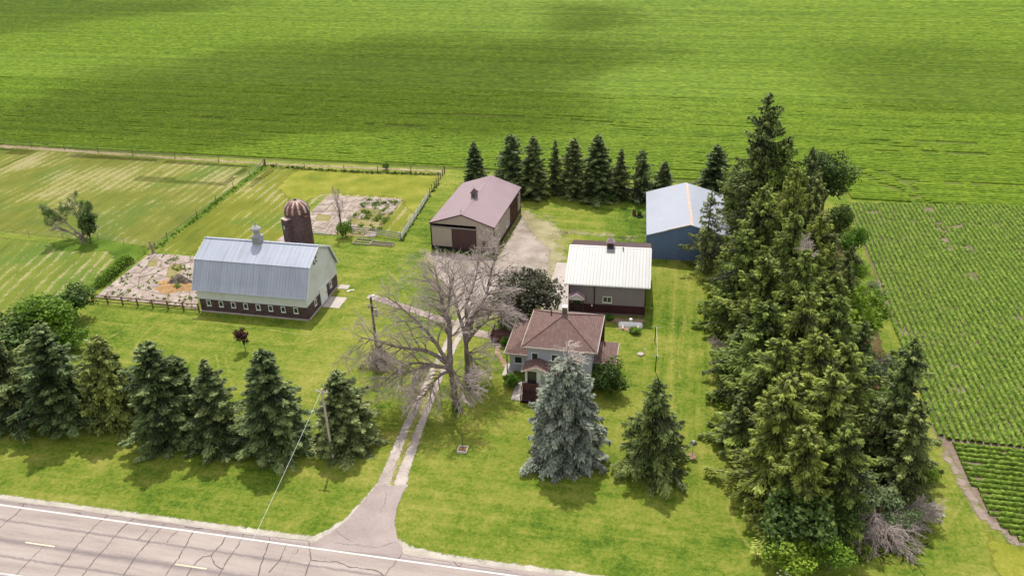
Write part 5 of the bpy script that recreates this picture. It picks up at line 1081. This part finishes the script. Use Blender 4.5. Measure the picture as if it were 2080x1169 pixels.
RM = clump_mesh(73, 3.6, 1.15, n=15, leaf=.12, dens=1.4, cr=.34, mat='leaf_red', trunk_h=.8, tw=.05, low=.7, name='young_maple')
x, y, h = -49.53,75.48,3.86
tree_obj('young_maple', RM, x, y, 3.5, 1.05, 0, 'small young tree with dark red leaves on the lawn in front of the barn', 'tree', None, 1.15)
BZ = clump_mesh(74, 7, 4.6, n=46, leaf=.17, dens=1.3, cr=.30, mat='leaf_bronze', trunk_h=1.6, tw=.16, low=.5, name='crabapple')
tree_obj('crabapple_tree', BZ, -16.72,87.75, 7.6, 5.2, 0, 'wide dark bronze leaved tree behind the farmhouse by the gravel yard', 'tree', None, 4.6)
HB = clump_mesh(75, 3.8, 2.2, n=20, leaf=.14, dens=1.3, cr=.36, mat='leaf_dark', trunk_h=.6, tw=.08, low=.1, name='bush')
tree_obj('round_bush', HB, -4.69,74.46, 4.0, 2.2, 0, 'big rounded dark bush at the sun room corner behind the blue spruce', 'bush', None, 2.2, ('stem', 'foliage'))
fo = MB(); g = np.random.default_rng(4)
for k in range(16): fo.lathe(g.normal(0, .4), g.normal(0, .25), [(.02, 0), (.12, .1), (.03, .2)], 5)
tag(fo.build('orange_lilies', ['petal_orange'], None, (-5.97,76.88, .7)), 'cluster of orange lilies between the big rounded bush and the house', 'flowers')
LV = clump_mesh(76, 1.6, 1.2, n=14, leaf=.13, dens=1.4, cr=.4, mat='leaf', trunk_h=.2, tw=.04, low=.05, name='bush')
for x, y, h, r, lab in [(-15.86,73.80, 1.3, 1.25, 'leafy green bush beside the patio left of the porch steps'), (-18.14,82.11, 1.2, .9, 'small green bush against the left wing of the farmhouse'), (-19.39,85.70, 1.4, .9, 'green bush beside the reddish deck'), (-19.47,87.30, 1.5, .8, 'green bush behind the reddish deck'),
        (-6.41,90.09, .8, .7, 'small bush in the mulch bed before the workshop wall'), (-2.85,87.48, .75, .95, 'clump of hosta leaves in front of the white propane tank'), (-4.69,125.10, .9, .45, 'tiny evergreen by the corner of the pale roofed shed'), (-53.85,140.17, 1.6, .8, 'small bush growing on the dirt strip beyond the paddock fence'), (-7.28,89.32, .5, .35, 'orange tinged perennial at the corner of the farmhouse roof')]:
    tree_obj('garden_bush', LV, x, y, h, r, rng.uniform(0, 6), lab, 'bush', None, 1.2, ('stem', 'foliage'))
MB().lathe(0, 0, [(.45, 0), (.5, .12), (.4, .16)], 16)
# hedge along the barnyard slab
hg = empty('weedy_hedge', (-79.26,92.13, 0), 0, 'rough low hedge of weeds along the left edge of the cracked barnyard slab', 'hedge')
g = np.random.default_rng(14); pl = [(-78.49,87.42),(-78.77,90.61),(-79.12,93.45),(-79.19,95.61)]; pl = np.array(pl); base = np.array([hg.location.x, hg.location.y]); C = []
for k in range(46):
    t = k/45*(len(pl)-1); i = min(int(t), len(pl)-2); c = pl[i]*(1-(t-i))+pl[i+1]*(t-i)-base; m = 55; q = unit(g.normal(0, 1, (m, 3))); q[:, 2] = abs(q[:, 2]); C.append(np.array([*c, .2])+g.normal(0, .15, 3)*[1, 1, 0]+q*(.55+.2*g.random())*[1, 1, 1.5])
C = np.concatenate(C); m = len(C); nr = unit(g.normal(0, .6, (m, 3))+[0, 0, .6]); d = unit(np.cross(nr, g.normal(0, 1, (m, 3)))); V, F = leaf_quads(C, d*.14, np.cross(nr, d)*.09)
link('foliage', np_mesh('hedge_foliage', V, F, ['leaf'], tone=g.random(m)), hg)
# pasture tree: half dead multi-stem with a green column
pt = empty('pasture_tree', (-90.96,101.29, 0), 0, 'half dead many stemmed tree with thin fuzzy crown in the left meadow', 'tree')
g = np.random.default_rng(81); segs = []
for d, L in (((-.45, .1, 1), 5.2), ((-.15, .3, 1), 5.4), ((-.6, -.2, .7), 4.2), ((.1, -.2, 1), 4.6), ((.35, .1, .3), 2.6), ((.25, -.3, .2), 2.4)): grow(g, segs, np.zeros(3), unit(np.array(d)), L*1.05, .13, 0, 4, .03, .6, 1.5, .12, .014, .55)
s = np.array(segs); V, F = tubes(s[s[:, 8] < 2][:, :8], 5); link('trunk', np_mesh('trunk', V, F, ['dead_bark']), pt); V, F = tubes(s[s[:, 8] >= 2][:, :8], 3); link('twigs', np_mesh('twigs', V, F, ['twig']), pt)
tip = s[(s[:, 8] >= 3) & (s[:, 5] > 3.5)][:, 3:6]; tip = tip[g.random(len(tip)) < .55]; tip = tip+g.normal(0, .12, tip.shape); m = len(tip); nr = unit(g.normal(0, 1, (m, 3))); d = unit(np.cross(nr, g.normal(0, 1, (m, 3)))); V, F = leaf_quads(tip, d*.09, np.cross(nr, d)*.05)
link('crown', np_mesh('sparse_leaves', V, F, ['leaf'], tone=g.random(m)), pt)
GC = clump_mesh(82, 6, 1.5, n=18, leaf=.17, dens=1.2, cr=.4, mat='leaf_dark', trunk_h=1, tw=.08, low=.2, name='cedar')
tree_obj('cedar_tree', GC, -89.35,100.79, 6.2, 1.5, 0, 'dark green irregular column of leaves right of the half dead meadow tree', 'tree', None, 1.5)
GB = clump_mesh(83, 2.6, 1.5, n=12, leaf=.16, dens=1.2, cr=.42, mat='leaf', trunk_h=.3, tw=.06, low=.1, name='bush')
tree_obj('leafy_bush', GB, -49.83,109.19, 2.9, 1.35, 0, 'dense green bush at the foot of the small dead tree by the white fence', 'bush', None, 1.5, ('stem', 'foliage'))
e = empty('dead_tree', (-50.58,109.84, 0), 0, 'small slender bare tree beside the white fence and the cracked feedlot slab', 'tree')
g = np.random.default_rng(84); segs = []; grow(g, segs, np.zeros(3), unit(np.array([-.1, .0, 1.])), 5.6, .15, 0, 4, .05, .55, 1.7, .06, .013, .46); s = np.array(segs)
for part, q, mm, n in (('trunk', s[s[:, 8] < 1], 'bark_dark', 6), ('twigs', s[s[:, 8] >= 1], 'twig', 3)): V, F = tubes(q[:, :8], n); link(part, np_mesh(part, V, F, [mm]), e)

# the two big dead trees over the driveway
def big_dead(loc, forkz, limbs, seed, label, tr=.42, lean=(0, 0)):
    g = np.random.default_rng(seed); e = empty('dead_tree', (*loc, 0), 0, label, 'tree', 'big bare trees over the driveway')
    tk = []; p = np.array([0., 0, -.2]); n = 6
    for i in range(n):
        q = np.array([lean[0]*(i+1)/n+g.normal(0, .05), lean[1]*(i+1)/n+g.normal(0, .05), forkz*(i+1)/n]); tk.append((*p, *q, tr*(1.35 if i == 0 else 1)*(1-.45*i/n), tr*(1-.45*(i+1)/n))); p = q
    fork = p; limb_s = []; twig = []
    for (tx, ty, tz), r0, z0f in limbs:
        T = np.array([tx-loc[0], ty-loc[1], tz]); st = fork*z0f; st[2] = forkz*z0f; D = T-st; L = np.linalg.norm(D); n = 11; q = st.copy(); d = unit(unit(D)*.7+np.array([0, 0, .8 if D[2] > -2 else .5]))
        for i in range(n):
            aim = unit(T-q); f = (i+1)/n; d = unit(d*(1-.35*f)+aim*(.35+.6*f)+g.normal(0, .17, 3)); q2 = q+d*L/n*1.03; ra = r0*1.12*(1-.85*i/n)+.03; rb = r0*1.12*(1-.85*(i+1)/n)+.03
            limb_s.append((*q, *q2, ra, rb)); q = q2
            if i >= 2:
                for k in range(3 if i > 4 else 2):
                    side = unit(np.cross(d, unit(g.normal(0, 1, 3)))); nd = unit(d*.75+side*.9+np.array([0, 0, .05])); ss = []
                    grow(g, ss, q, nd, (2.2+2.2*g.random())*(1.05-.4*f)*(L/9)**.4, ra*.42, 1, 4, -.045, .55, 1.0, .12, .013, .62); ss = np.array(ss)
                    limb_s += [tuple(r[:8]) for r in ss[ss[:, 8] < 2]]; twig.append(ss[ss[:, 8] >= 2][:, :8])
    V, F = tubes(tk, 10); link('trunk', np_mesh('trunk', V, F, ['dead_bark']), e)
    V, F = tubes(limb_s, 6); link('limbs', np_mesh('limbs', V, F, ['dead_bark']), e)
    V, F = tubes(np.concatenate(twig), 3); V[:, 2] = np.maximum(V[:, 2], .05); link('twigs', np_mesh('twigs', V, F, ['twig']), e)
    print('dead tree twigs', len(F)); return e
d1 = (-20.95,68.61); d2 = (-20.75,73.36)
big_dead(d1, 5.6, [((-23.5, 72.5, 14.8), .26, 1), ((-21.2, 71, 15.0), .22, 1), ((-28.0, 70, 12.0), .2, .95), ((-31.5, 69.5, 7.2), .2, .9), ((-26.5, 65.5, 6.0), .18, .85), ((-24.0, 64.5, 3.4), .14, .8), ((-18.8, 65.5, 4.6), .13, .85), ((-29, 66.5, 3.6), .13, .8)], 91, 'nearer of the two big bare trees, with long drooping limbs left of the driveway', .42, (-.5, .2))
big_dead(d2, 5.2, [((-18.3, 78, 14.4), .26, 1), ((-20.5, 79, 13.4), .2, 1), ((-17.0, 75.5, 8.5), .15, .95), ((-18.6, 70.5, 4.0), .13, .85), ((-23.5, 77.5, 13.4), .2, 1)], 92, 'farther of the two big bare trees, its limbs reaching towards the mauve roofed shed', .40, (-.2, .3))
for x, y, r, lab in [(-20.70,68.29, .9, 'ring of green weeds at the foot of the nearer big bare tree'), (-20.39,72.84, .9, 'green weeds at the foot of the farther big bare tree')]:
    tree_obj('weed_clump', LV, x, y, .7, r, 1, lab, 'weeds', None, 1.2, ('stem', 'foliage'))

# ---------------------------------------------------------------- poles and wires
up_ = empty('utility_pole', (-30.99,58.24, 0), 0, 'pale leaning wooden pole in front of the last roadside spruce', 'pole')
px_, py_ = -30.99,58.24; hp_ = 8.5
MB().tube((0, 0, -.2), (-.06, 0, hp_), .15, .10, 10).build('pole', ['pole_wood'], up_)
MB().bar((-.7, 0, hp_-.35), (.55, 0, hp_-.3), .1, .12).build('crossarm', ['pole_wood'], up_)
for xx in (-.6, .45): MB().lathe(xx, 0, [(.04, hp_-.27), (.07, hp_-.2), (.05, hp_-.1), (.03, hp_-.05)], 8).build('insulator', ['trim_white'], up_)
w = MB()
a = Vector((px_-.06, py_, hp_-.1)); m_ = Vector((-30.05,43.04, 6.3)); b_ = a+(m_-a)*1.12
prev = a
for k in range(1, 25):
    t = k/24; q = a.lerp(b_, t); q.z -= .12*4*t*(1-t); w.tube(prev, q, .014, .014, 4, cap=False); prev = q
tag(w.build('overhead_wire', ['trim_white']), 'thin pale wire running from the leaning pole down over the road', 'wire')
u2 = empty('utility_pole', (-32.23,75.10, 0), 0, 'dark wooden pole with transformer gear standing left of the big bare trees', 'pole')
H2 = 9.2
MB().tube((0, 0, -.2), (0, 0, H2), .19, .13, 10).build('pole', ['bark'], u2)
MB().tube((.42, 0, H2-2.4), (.42, 0, H2-1.5), .2, .2, 12).build('transformer', ['steel'], u2)
MB().bar((-.45, 0, H2-1.3), (.6, 0, H2-1.3), .08, .1).build('crossarm', ['bark'], u2)
for xx, zz in ((-.38, H2-1.22), (.5, H2-1.22), (0, H2)): MB().lathe(xx, 0, [(.05, zz), (.1, zz+.08), (.07, zz+.18), (.03, zz+.24)], 8).build('insulator', ['trim_white'], u2)
MB().lathe(.35, 0, [(.05, H2+.1), (.22, H2+.16), (.16, H2+.34), (.03, H2+.4)], 10).bar((0, 0, H2-.1), (.35, 0, H2+.12), .05).build('yard_light', ['trim_white'], u2)
MB().box(-.22, -.32, 1.2, .12, -.14, 1.9).build('meter_box', ['steel'], u2)
e = empty('vine_tangle', (-31.85,74.54, 0), 0, 'tangle of vines and bare stems at the foot of the dark wooden pole', 'vine')
g = np.random.default_rng(95); segs = []
for k in range(9): a = g.random()*6.28; grow(g, segs, np.array([math.cos(a)*.3, math.sin(a)*.3, 0]), unit(np.array([math.cos(a)*.6, math.sin(a)*.6, 1.])), 1.9, .045, 1, 3, -.03, .7, 2, .25, .02, .6)
V, F = tubes(np.array(segs)[:, :8], 3); V[:, 2] = np.maximum(V[:, 2], .02); link('stems', np_mesh('stems', V, F, ['dead_bark']), e)
C = []
for k in range(26): z = g.random()*3.2; q = unit(g.normal(0, 1, (45, 3))); C.append(np.array([g.normal(0, .55*(1-z/5)), g.normal(0, .45), z*.75+.2])+q*.38)
C = np.concatenate(C); m = len(C); nr = unit(g.normal(0, .6, (m, 3))+[0, 0, .4]); d = unit(np.cross(nr, g.normal(0, 1, (m, 3)))); V, F = leaf_quads(C, d*.11, np.cross(nr, d)*.08); V[:, 2] = np.maximum(V[:, 2], .03)
link('foliage', np_mesh('vine_foliage', V, F, ['leaf_grey'], tone=g.random(m)*.7), e)

# ---------------------------------------------------------------- fences
def fence(name, pts, label, post_h, post_r, spacing, rails, mat, rail_mat=None, square=False, group=None, rail_w=.03, rail_h=.12, wire=False, skip=None, seed=0, cat='fence'):
    rg = random.Random(seed); P = [Vector(p) for p in pts]; e = empty(name, (*P[0], 0), 0, label, cat, group); o = P[0]; seq = []
    for a, b_ in zip(P[:-1], P[1:]):
        n = max(1, round((b_-a).length/spacing)); seq += [a.lerp(b_, k/n) for k in range(n)]
    seq.append(P[-1]); pm = MB()
    if square: pm.box(-post_r, -post_r, -.1, post_r, post_r, post_h)
    else: pm.tube((0, 0, -.1), (0, 0, post_h), post_r, post_r*.85, 7)
    me = None
    for k, q in enumerate(seq[:100]):
        if me is None: ob = pm.build('post', [mat], e); me = ob.data
        else: ob = link('post', me, e)
        ob.location = (q.x-o.x, q.y-o.y, 0)
        if not square: ob.rotation_euler = (rg.uniform(-.07, .07), rg.uniform(-.07, .07), 0); ob.scale = (1, 1, rg.uniform(.85, 1.1))
    for z in rails:
        rm = MB()
        for a, b_ in zip(seq[:-1], seq[1:]):
            d = (b_-a).normalized(); n = Vector((d.y, -d.x))*(post_r+rail_w/2 if not wire else post_r)
            ja, jb = (rg.uniform(-.02, .02), rg.uniform(-.02, .02)); A_ = Vector((*(a-o+n), z+ja)); B_ = Vector((*(b_-o+n), z+jb)); g_ = (B_-A_)*.004
            rm.bar(A_+g_, B_-g_, rail_w, rail_w if wire else rail_h)
        rm.build('wire' if wire else 'rail', [rail_mat or mat], e)
    return e
fence('white_board_fence', [(-49.52,111.17),(-45.25,110.67),(-41.10,109.79)], 'white weathered board fence in front of the cracked feedlot slab', 1.25, .07, 2.5, (.35, .7, 1.08), 'trim_white', 'white_roof', True, 'white board fences', .03, .15)
fence('white_board_fence', [(-40.89,109.64),(-41.21,117.88),(-41.73,127.32)], 'white board fence running away beside the mauve roofed shed', 1.25, .07, 2.4, (.3, .55, .8, 1.05), 'old_wood', 'trim_white', True, 'white board fences', .03, .17)
fence('low_white_fence', [(-60.04,110.73),(-55.38,109.87),(-53.33,109.41)], 'low white board fence between the silo and the green bush', .55, .06, 2.0, (.35,), 'trim_white', None, True, 'white board fences', .04, .22)
fence('wire_fence', [(-41.79,127.55),(-42.21,135.65),(-42.17,139.91)], 'old wire fence of dark posts between the white boards and the dirt strip', 1.3, .09, 1.6, (.5, 1.0), 'bark', 'steel', wire=True, rail_w=.02)
fence('board_fence', [(-76.37,83.41),(-60.33,83.30)], 'brown three rail board fence in front of the cracked barnyard slab', 1.35, .08, 2.35, (.35, .8, 1.25), 'fence_brown', 'fence_brown', True, None, .035, .12)
fence('wire_fence', [(-147.81,143.45),(-142.59,143.14),(-109.01,140.95),(-78.92,139.16)], 'long wire fence with thin posts along the far edge of the left meadow', 1.35, .06, 9.0, (.5, .9, 1.2), 'bark', 'steel', wire=True, rail_w=.015)
fence('wire_fence', [(-78.39,138.94),(-61.53,137.95),(-42.17,139.91)], 'wire fence with thin posts along the far edge of the paddock', 1.35, .08, 7.0, (.5, .9, 1.2), 'bark', 'steel', wire=True, rail_w=.015)
fence('wire_fence', [(-78.72,139.19),(-78.44,126.27),(-78.29,113.30),(-77.84,103.71),(-77.80,100.39)], 'wire fence with dark posts dividing the two mown meadows', 1.3, .06, 6.5, (.5, 1.0), 'bark_dark', 'steel', wire=True, rail_w=.015)
fence('wire_fence', [(-108.75,101.63),(-101.03,101.26),(-88.97,101.98),(-78.65,100.25)], 'sagging wire fence running past the half dead meadow tree', 1.2, .05, 5.5, (.5, 1.0), 'old_wood', 'steel', wire=True, rail_w=.015)
gp = empty('gate_post', (-77.37,99.20, 0), 0, 'pair of grey old gate posts at the corner of the cracked barnyard slab', 'post')
MB().tube((-.15, 0, 0), (-.25, 0, 2.0), .13, .11, 7).build('post', ['old_wood'], gp); MB().tube((.2, -.1, 0), (.1, -.1, 1.5), .12, .1, 7).build('post', ['old_wood'], gp); MB().bar((-.2, 0, 1.4), (.15, -.1, 1.0), .06, .12).build('brace', ['old_wood'], gp)
cpst = empty('brace_post', (-78.72,139.19, 0), 0, 'leaning pale brace and post where the meadow fences meet', 'post')
MB().tube((0, 0, 0), (.05, 0, 1.5), .12, .1, 7).build('post', ['bark'], cpst); MB().bar((-.9, -1.6, .1), (0, 0, 1.4), .12, .12).build('brace', ['old_wood'], cpst)

# ---------------------------------------------------------------- cracked slabs, rubble
def slabs(name, corners, nx, ny, gap, seed, drop=.1, z=.075, mat='slab', dropf=None, rand=.28):
    g = random.Random(seed); c = [Vector(p) for p in corners]; mb = MB()
    def at(u, v): return c[0].lerp(c[1], u).lerp(c[3].lerp(c[2], u), v)
    G_ = [[at((i+(g.uniform(-rand, rand) if 0 < i < nx else 0))/nx, (j+(g.uniform(-rand, rand) if 0 < j < ny else 0))/ny) for i in range(nx+1)] for j in range(ny+1)]
    for j in range(ny):
        for i in range(nx):
            if g.random() < (dropf(i/nx, j/ny) if dropf else drop): continue
            q = [G_[j][i], G_[j][i+1], G_[j+1][i+1], G_[j+1][i]]; pcs = [q]
            if g.random() < .35: t = g.uniform(.3, .7); pcs = [[q[0], q[0].lerp(q[1], t), q[3].lerp(q[2], 1-t), q[3]], [q[0].lerp(q[1], t), q[1], q[2], q[3].lerp(q[2], 1-t)]]
            for pc in pcs:
                m = sum(pc, Vector((0, 0)))/4; gg = gap*g.uniform(.3, 1.6); o = []
                for k in range(4):
                    a = pc[k]; b_ = pc[(k+1) % 4]
                    for t in (0, .33, .66): p = a.lerp(b_, t); dd = (m-p); o.append(p+dd.normalized()*min(gg, dd.length*.5)+Vector((g.uniform(-.07, .07), g.uniform(-.07, .07))))
                tz = z+g.uniform(-.015, .03); tlt = Vector((g.uniform(-.006, .006), g.uniform(-.006, .006)))
                mb.slab([(p.x, p.y, tz+(p-m).dot(tlt)) for p in o], .05, n=Vector((0, 0, 1)))
    return tag(mb.build(name, [mat]), kind='structure')
by = [(-77.17,84.84),(-60.89,84.01),(-69.64,98.84),(-77.73,98.97)]
patch('barnyard_weeds', by, .012, 'slab_weeds', .4, .8)
slabs('barnyard_slab', by, 7, 6, .07, 3, dropf=lambda u, v: .03 if v < .5 else .12, rand=.4)
fl_ = [(-57.91,108.71),(-44.47,110.79),(-46.41,126.63),(-57.75,126.13)]
fl_ = [(-59.68,109.60),(-45.16,109.73),(-46.00,126.22),(-59.69,125.85)]
patch('feedlot_weeds', fl_, .014, 'slab_weeds', .4, .8)
slabs('feedlot_slab', fl_, 7, 7, .09, 4, rand=.36, dropf=lambda u, v: .06+.55*(u > .45)*(v < .75))
def weeds(name, poly, n, mat, seed, h=.5, label=None, dens=None):
    g = np.random.default_rng(seed); P = np.array(poly); lo = P.min(0); hi = P.max(0); X = g.uniform(lo[0], hi[0], n*4); Y = g.uniform(lo[1], hi[1], n*4); k = signed_dist(X, Y, poly) > 0
    v = vn2(X*1.3, Y*1.3) > .55 if dens is None else dens(X, Y); k &= v; X = X[k][:n]; Y = Y[k][:n]; C = []
    for x, y in zip(X, Y): s = h*(.5+g.random()); q = unit(g.normal(0, 1, (14, 3))); q[:, 2] = abs(q[:, 2]); C.append(np.array([x, y, .02])+q*[s*.6, s*.6, s*.8])
    C = np.concatenate(C); m = len(C); nr = unit(g.normal(0, .7, (m, 3))+[0, 0, .4]); d = unit(np.cross(nr, g.normal(0, 1, (m, 3)))); V, F = leaf_quads(C, d*.13, np.cross(nr, d)*.06); V[:, 2] = np.maximum(V[:, 2], .03)
    return tag(link(name, np_mesh(name, V, F, [mat], tone=g.random(m))), kind='stuff')
weeds('feedlot_weed_tufts', [(-52.02,111.96),(-45.23,109.91),(-45.82,124.85),(-52.68,124.99)], 260, 'leaf', 5, .45)
weeds('barnyard_weed_tufts', by, 200, 'leaf', 6, .26)
weeds('fence_line_weeds', strip_poly([(-77.90,139.01),(-69.85,138.44),(-55.56,137.99),(-43.16,138.95)], 1.0), 190, 'leaf_dark', 7, .38, dens=lambda x, y: x > -1e9)
weeds('meadow_fence_weeds', strip_poly([(-78.45,138.65),(-78.19,125.81),(-78.06,112.91),(-77.59,100.06)], 1.0), 110, 'leaf', 8, .24, dens=lambda x, y: x > -1e9)
weeds('shed_wall_weeds', strip_poly([(-34.80,106.95),(-25.18,106.37)], .8), 90, 'leaf_dark', 9, .35, dens=lambda x, y: x > -1e9)
weeds('hay_fence_weeds', strip_poly([(-41.75,134.68),(-41.61,126.64),(-40.56,109.13)], .5), 70, 'leaf_dark', 10, .22, dens=lambda x, y: x > -1e9)
# rubble heap on the barnyard slab
def heap(name, loc, rx, ry, h, mat, seed, label, cat):
    g = np.random.default_rng(seed); n = 34; xs = np.linspace(-1, 1, n); X, Y = np.meshgrid(xs, xs); r = np.hypot(X, Y); an = np.arctan2(Y, X)
    edge = 1+.16*np.sin(3*an+seed)+.1*np.sin(7*an); Z = np.clip(1-(r/edge/.9)**1.6, 0, 1)*h*(.7+.5*g.random((n, n))); idx = np.arange(n*n).reshape(n, n)
    F = np.stack([idx[:-1, :-1], idx[:-1, 1:], idx[1:, 1:], idx[1:, :-1]], -1).reshape(-1, 4); F = F[(Z.ravel()[F] > .001).any(1)]; V = np.stack([X*rx+g.normal(0, .03, (n, n)), Y*ry+g.normal(0, .03, (n, n)), Z], -1).reshape(-1, 3)
    o = link(name, np_mesh(name, V, F, [mat]), None, loc); return tag(o, label, cat)
hx, hy = -67.15,89.86
heap('straw_heap', (hx-.2, hy-.2, .06), 4.0, 2.4, .45, 'straw', 1, 'spread of orange old straw on the barnyard slab beside the barn', 'straw heap')
heap('rubble_heap', (hx-.3, hy+.6, .1), 2.1, 1.3, 1.3, 'stone', 2, 'grey brown heap of rubble on the orange straw beside the barn', 'rubble heap')
tree_obj('weed_clump', LV, hx+.1, hy-.6, .6, .9, 1, 'green weeds growing at the foot of the rubble heap', 'weeds', None, 1.2, ('stem', 'foliage'))

# ---------------------------------------------------------------- yard objects
tk = empty('propane_tank', (-3.56,88.28, 0), R(3), 'long white propane tank lying on its bed in front of the workshop', 'tank', None, (1.12, 1.12, 1.12))
prof = [(.02, -1.42), (.26, -1.38), (.42, -1.25), (.475, -1.05), (.475, 1.05), (.42, 1.25), (.26, 1.38), (.02, 1.42)]
MB().lathe(0, .75, prof, 24, ax='x').build('vessel', ['tank'], tk, smooth=True)
MB().lathe(0, 0, [(.2, 1.18), (.2, 1.32), (.14, 1.4), (.02, 1.43)], 14).build('valve_dome', ['tank'], tk, smooth=True)
for xx in (-.85, .85):
    MB().box(xx-.1, -.35, 0, xx+.1, .35, .3).build('foot', ['concrete'], tk)
cl = empty('clothesline', (-0.41,85.88, 0), 0, 'clothesline with two dark T posts on the lawn right of the propane tank', 'clothesline')
c0 = Vector((-0.49,86.22)); c1 = Vector((-0.15,79.70))
for q in (c0, c1):
    v = q-c0; MB().tube((v.x, v.y, 0), (v.x, v.y, 2.1), .06, .05, 8).build('post', ['black'], cl); MB().bar((v.x-.6, v.y, 2.08), (v.x+.6, v.y, 2.08), .035).build('crossbar', ['steel'], cl)
for k in (.1,):
    v = c1-c0; MB().bar((k, 0, 2.1), (v.x+k, v.y, 2.1), .022 if k < .4 else .03).build('line', ['trim_white'], cl)
sp = empty('septic_lid', (-1.96,82.58, 0), 0, 'round concrete lid with a white standpipe on the lawn by the clothesline', 'well cap')
MB().lathe(0, 0, [(.36, 0), (.38, .16), (.3, .2)], 18).build('lid', ['concrete'], sp); MB().tube((.45, .35, 0), (.45, .35, .6), .04, .04, 8).lathe(.45, .35, [(.04, .6), (.1, .64), (.08, .74), (.02, .78)], 8).build('standpipe', ['trim_white'], sp)
bf = empty('bird_feeder', (4.16,64.95, 0), 0, 'bird feeder on a thin pole in a bare round patch by the windbreak', 'bird feeder')
MB().tube((0, 0, 0), (0, 0, 1.6), .025, .02, 6).build('pole', ['black'], bf); MB().lathe(0, 0, [(.34, 1.5), (.36, 1.53), (.05, 1.62)], 14).build('tray', ['black'], bf); MB().lathe(0, 0, [(.13, 1.62), (.13, 1.85), (.03, 1.98)], 12).build('seed_jar', ['trim_white'], bf)
patch('bare_patch', [( 4.16,64.95 )] if False else [tuple(Vector((4.16,64.95))+Vector((math.cos(a)*.6, math.sin(a)*.6))) for a in np.linspace(0, 6.0, 10)], .0125, 'mulch', .15, .3)
pb = empty('planter_frame', (-18.54,61.81, 0), R(2), 'small square concrete planter frame with a thin black pole on the lawn', 'planter')
MB().box(-.5, -.5, 0, .5, -.4, .22).box(-.5, .4, 0, .5, .5, .22).box(-.5, -.39, 0, -.4, .39, .22).box(.4, -.39, 0, .5, .39, .22).build('frame', ['concrete'], pb)
MB().tube((.03, .05, 0), (.0, .05, 2.1), .035, .03, 7).build('pole', ['black'], pb); MB().bar((0, .05, 2.05), (.0, -.35, 2.1), .03).build('hook', ['black'], pb)
MB().box(-.39, -.39, 0, .39, .39, .12).build('soil', ['dirt'], pb)
br_ = empty('burn_barrel', (-5.49,124.98, 0), 0, 'rusty upright barrel standing left of the pale roofed shed', 'barrel')
bm = MB(); bm.lathe(0, 0, [(.3, 0), (.3, .3), (.315, .31), (.3, .33), (.3, .6), (.315, .61), (.3, .63), (.3, .92), (.26, .92), (.26, .3)], 16); bm.build('drum', ['rust'], br_)
ty = empty('tyre_planter', (-4.57,124.49, 0), 0, 'black tyre ring around the tiny evergreen beside the shed', 'planter')
MB().lathe(0, 0, [(.42, 0), (.58, .05), (.6, .16), (.5, .26), (.36, .24), (.34, .1)], 20).build('ring', ['black'], ty)
for (x, y, rz, lx, ly, lab) in [(-46.43,107.85, .0, 2.9, 1.9, 'old wooden gate lying flat on the lawn, left of the pair by the white fence'), (-43.26,107.60, .0, 3.9, 1.3, 'old wooden gate lying flat on the lawn, right of the pair by the white fence')]:
    e = empty('fallen_gate', (x, y, 0), -.03, lab, 'gate', 'gates lying on the lawn')
    f_ = MB(); f_.box(-lx/2, -ly/2, .02, lx/2, -ly/2+.12, .2).box(-lx/2, ly/2-.12, .02, lx/2, ly/2, .2).box(-lx/2, -ly/2+.121, .02, -lx/2+.1, ly/2-.121, .18).box(lx/2-.1, -ly/2+.121, .02, lx/2, ly/2-.121, .18); f_.build('frame', ['old_wood'], e)
    MB().box(-lx/2+.101, -.05, .03, lx/2-.101, .05, .14).build('middle_rail', ['old_wood'], e)
sb = empty('scrap_board', (-42.50,92.35, 0), .6, 'pale broken board lying on the lawn between the barn and the walkway', 'board')
MB().box(-.5, -.14, .01, .5, .14, .06).build('board', ['trim_white'], sb); MB().box(-.1, -.3, .061, .3, -.1, .1).build('splinter', ['old_wood'], sb)
mp = empty('marker_post', (25.55,59.19, 0), 0, 'short grey marker post standing on the grass right of the windbreak', 'post')
MB().tube((0, 0, 0), (.12, 0, 1.15), .07, .06, 8).build('post', ['old_wood'], mp); MB().lathe(.12, 0, [(.075, 1.1), (.08, 1.18), (.02, 1.22)], 8).build('cap', ['trim_white'], mp)
dsh = empty('satellite_dish', (-68.09,72.03, 0), 0, 'white round dish with an arm behind the second and third roadside spruces', 'dish')
MB().tube((0, 0, 0), (0, 0, 1.5), .05, .05, 8).build('post', ['old_wood'], dsh); MB().lathe(0, 1.75, [(.42, -.16), (.44, -.14), (.3, -.03), (.05, .02), (.05, .06), (.32, .02), (.46, -.1)], 18, ax='x').build('reflector', ['trim_white'], dsh)
MB().bar((0, 0, 1.6), (-.75, -.05, 1.75), .05).box(-.85, -.12, 1.7, -.7, .02, 1.86).build('arm', ['trim_white'], dsh)
th = empty('thin_rod', (-68.69,73.42, 0), 0, 'thin dark rod with a white tip standing beside the white dish', 'rod')
MB().tube((0, 0, 0), (-.5, 0, 2.6), .03, .02, 6).build('rod', ['black'], th); MB().lathe(-.5, 0, [(.03, 2.6), (.07, 2.66), (.02, 2.74)], 6).build('tip', ['trim_white'], th)
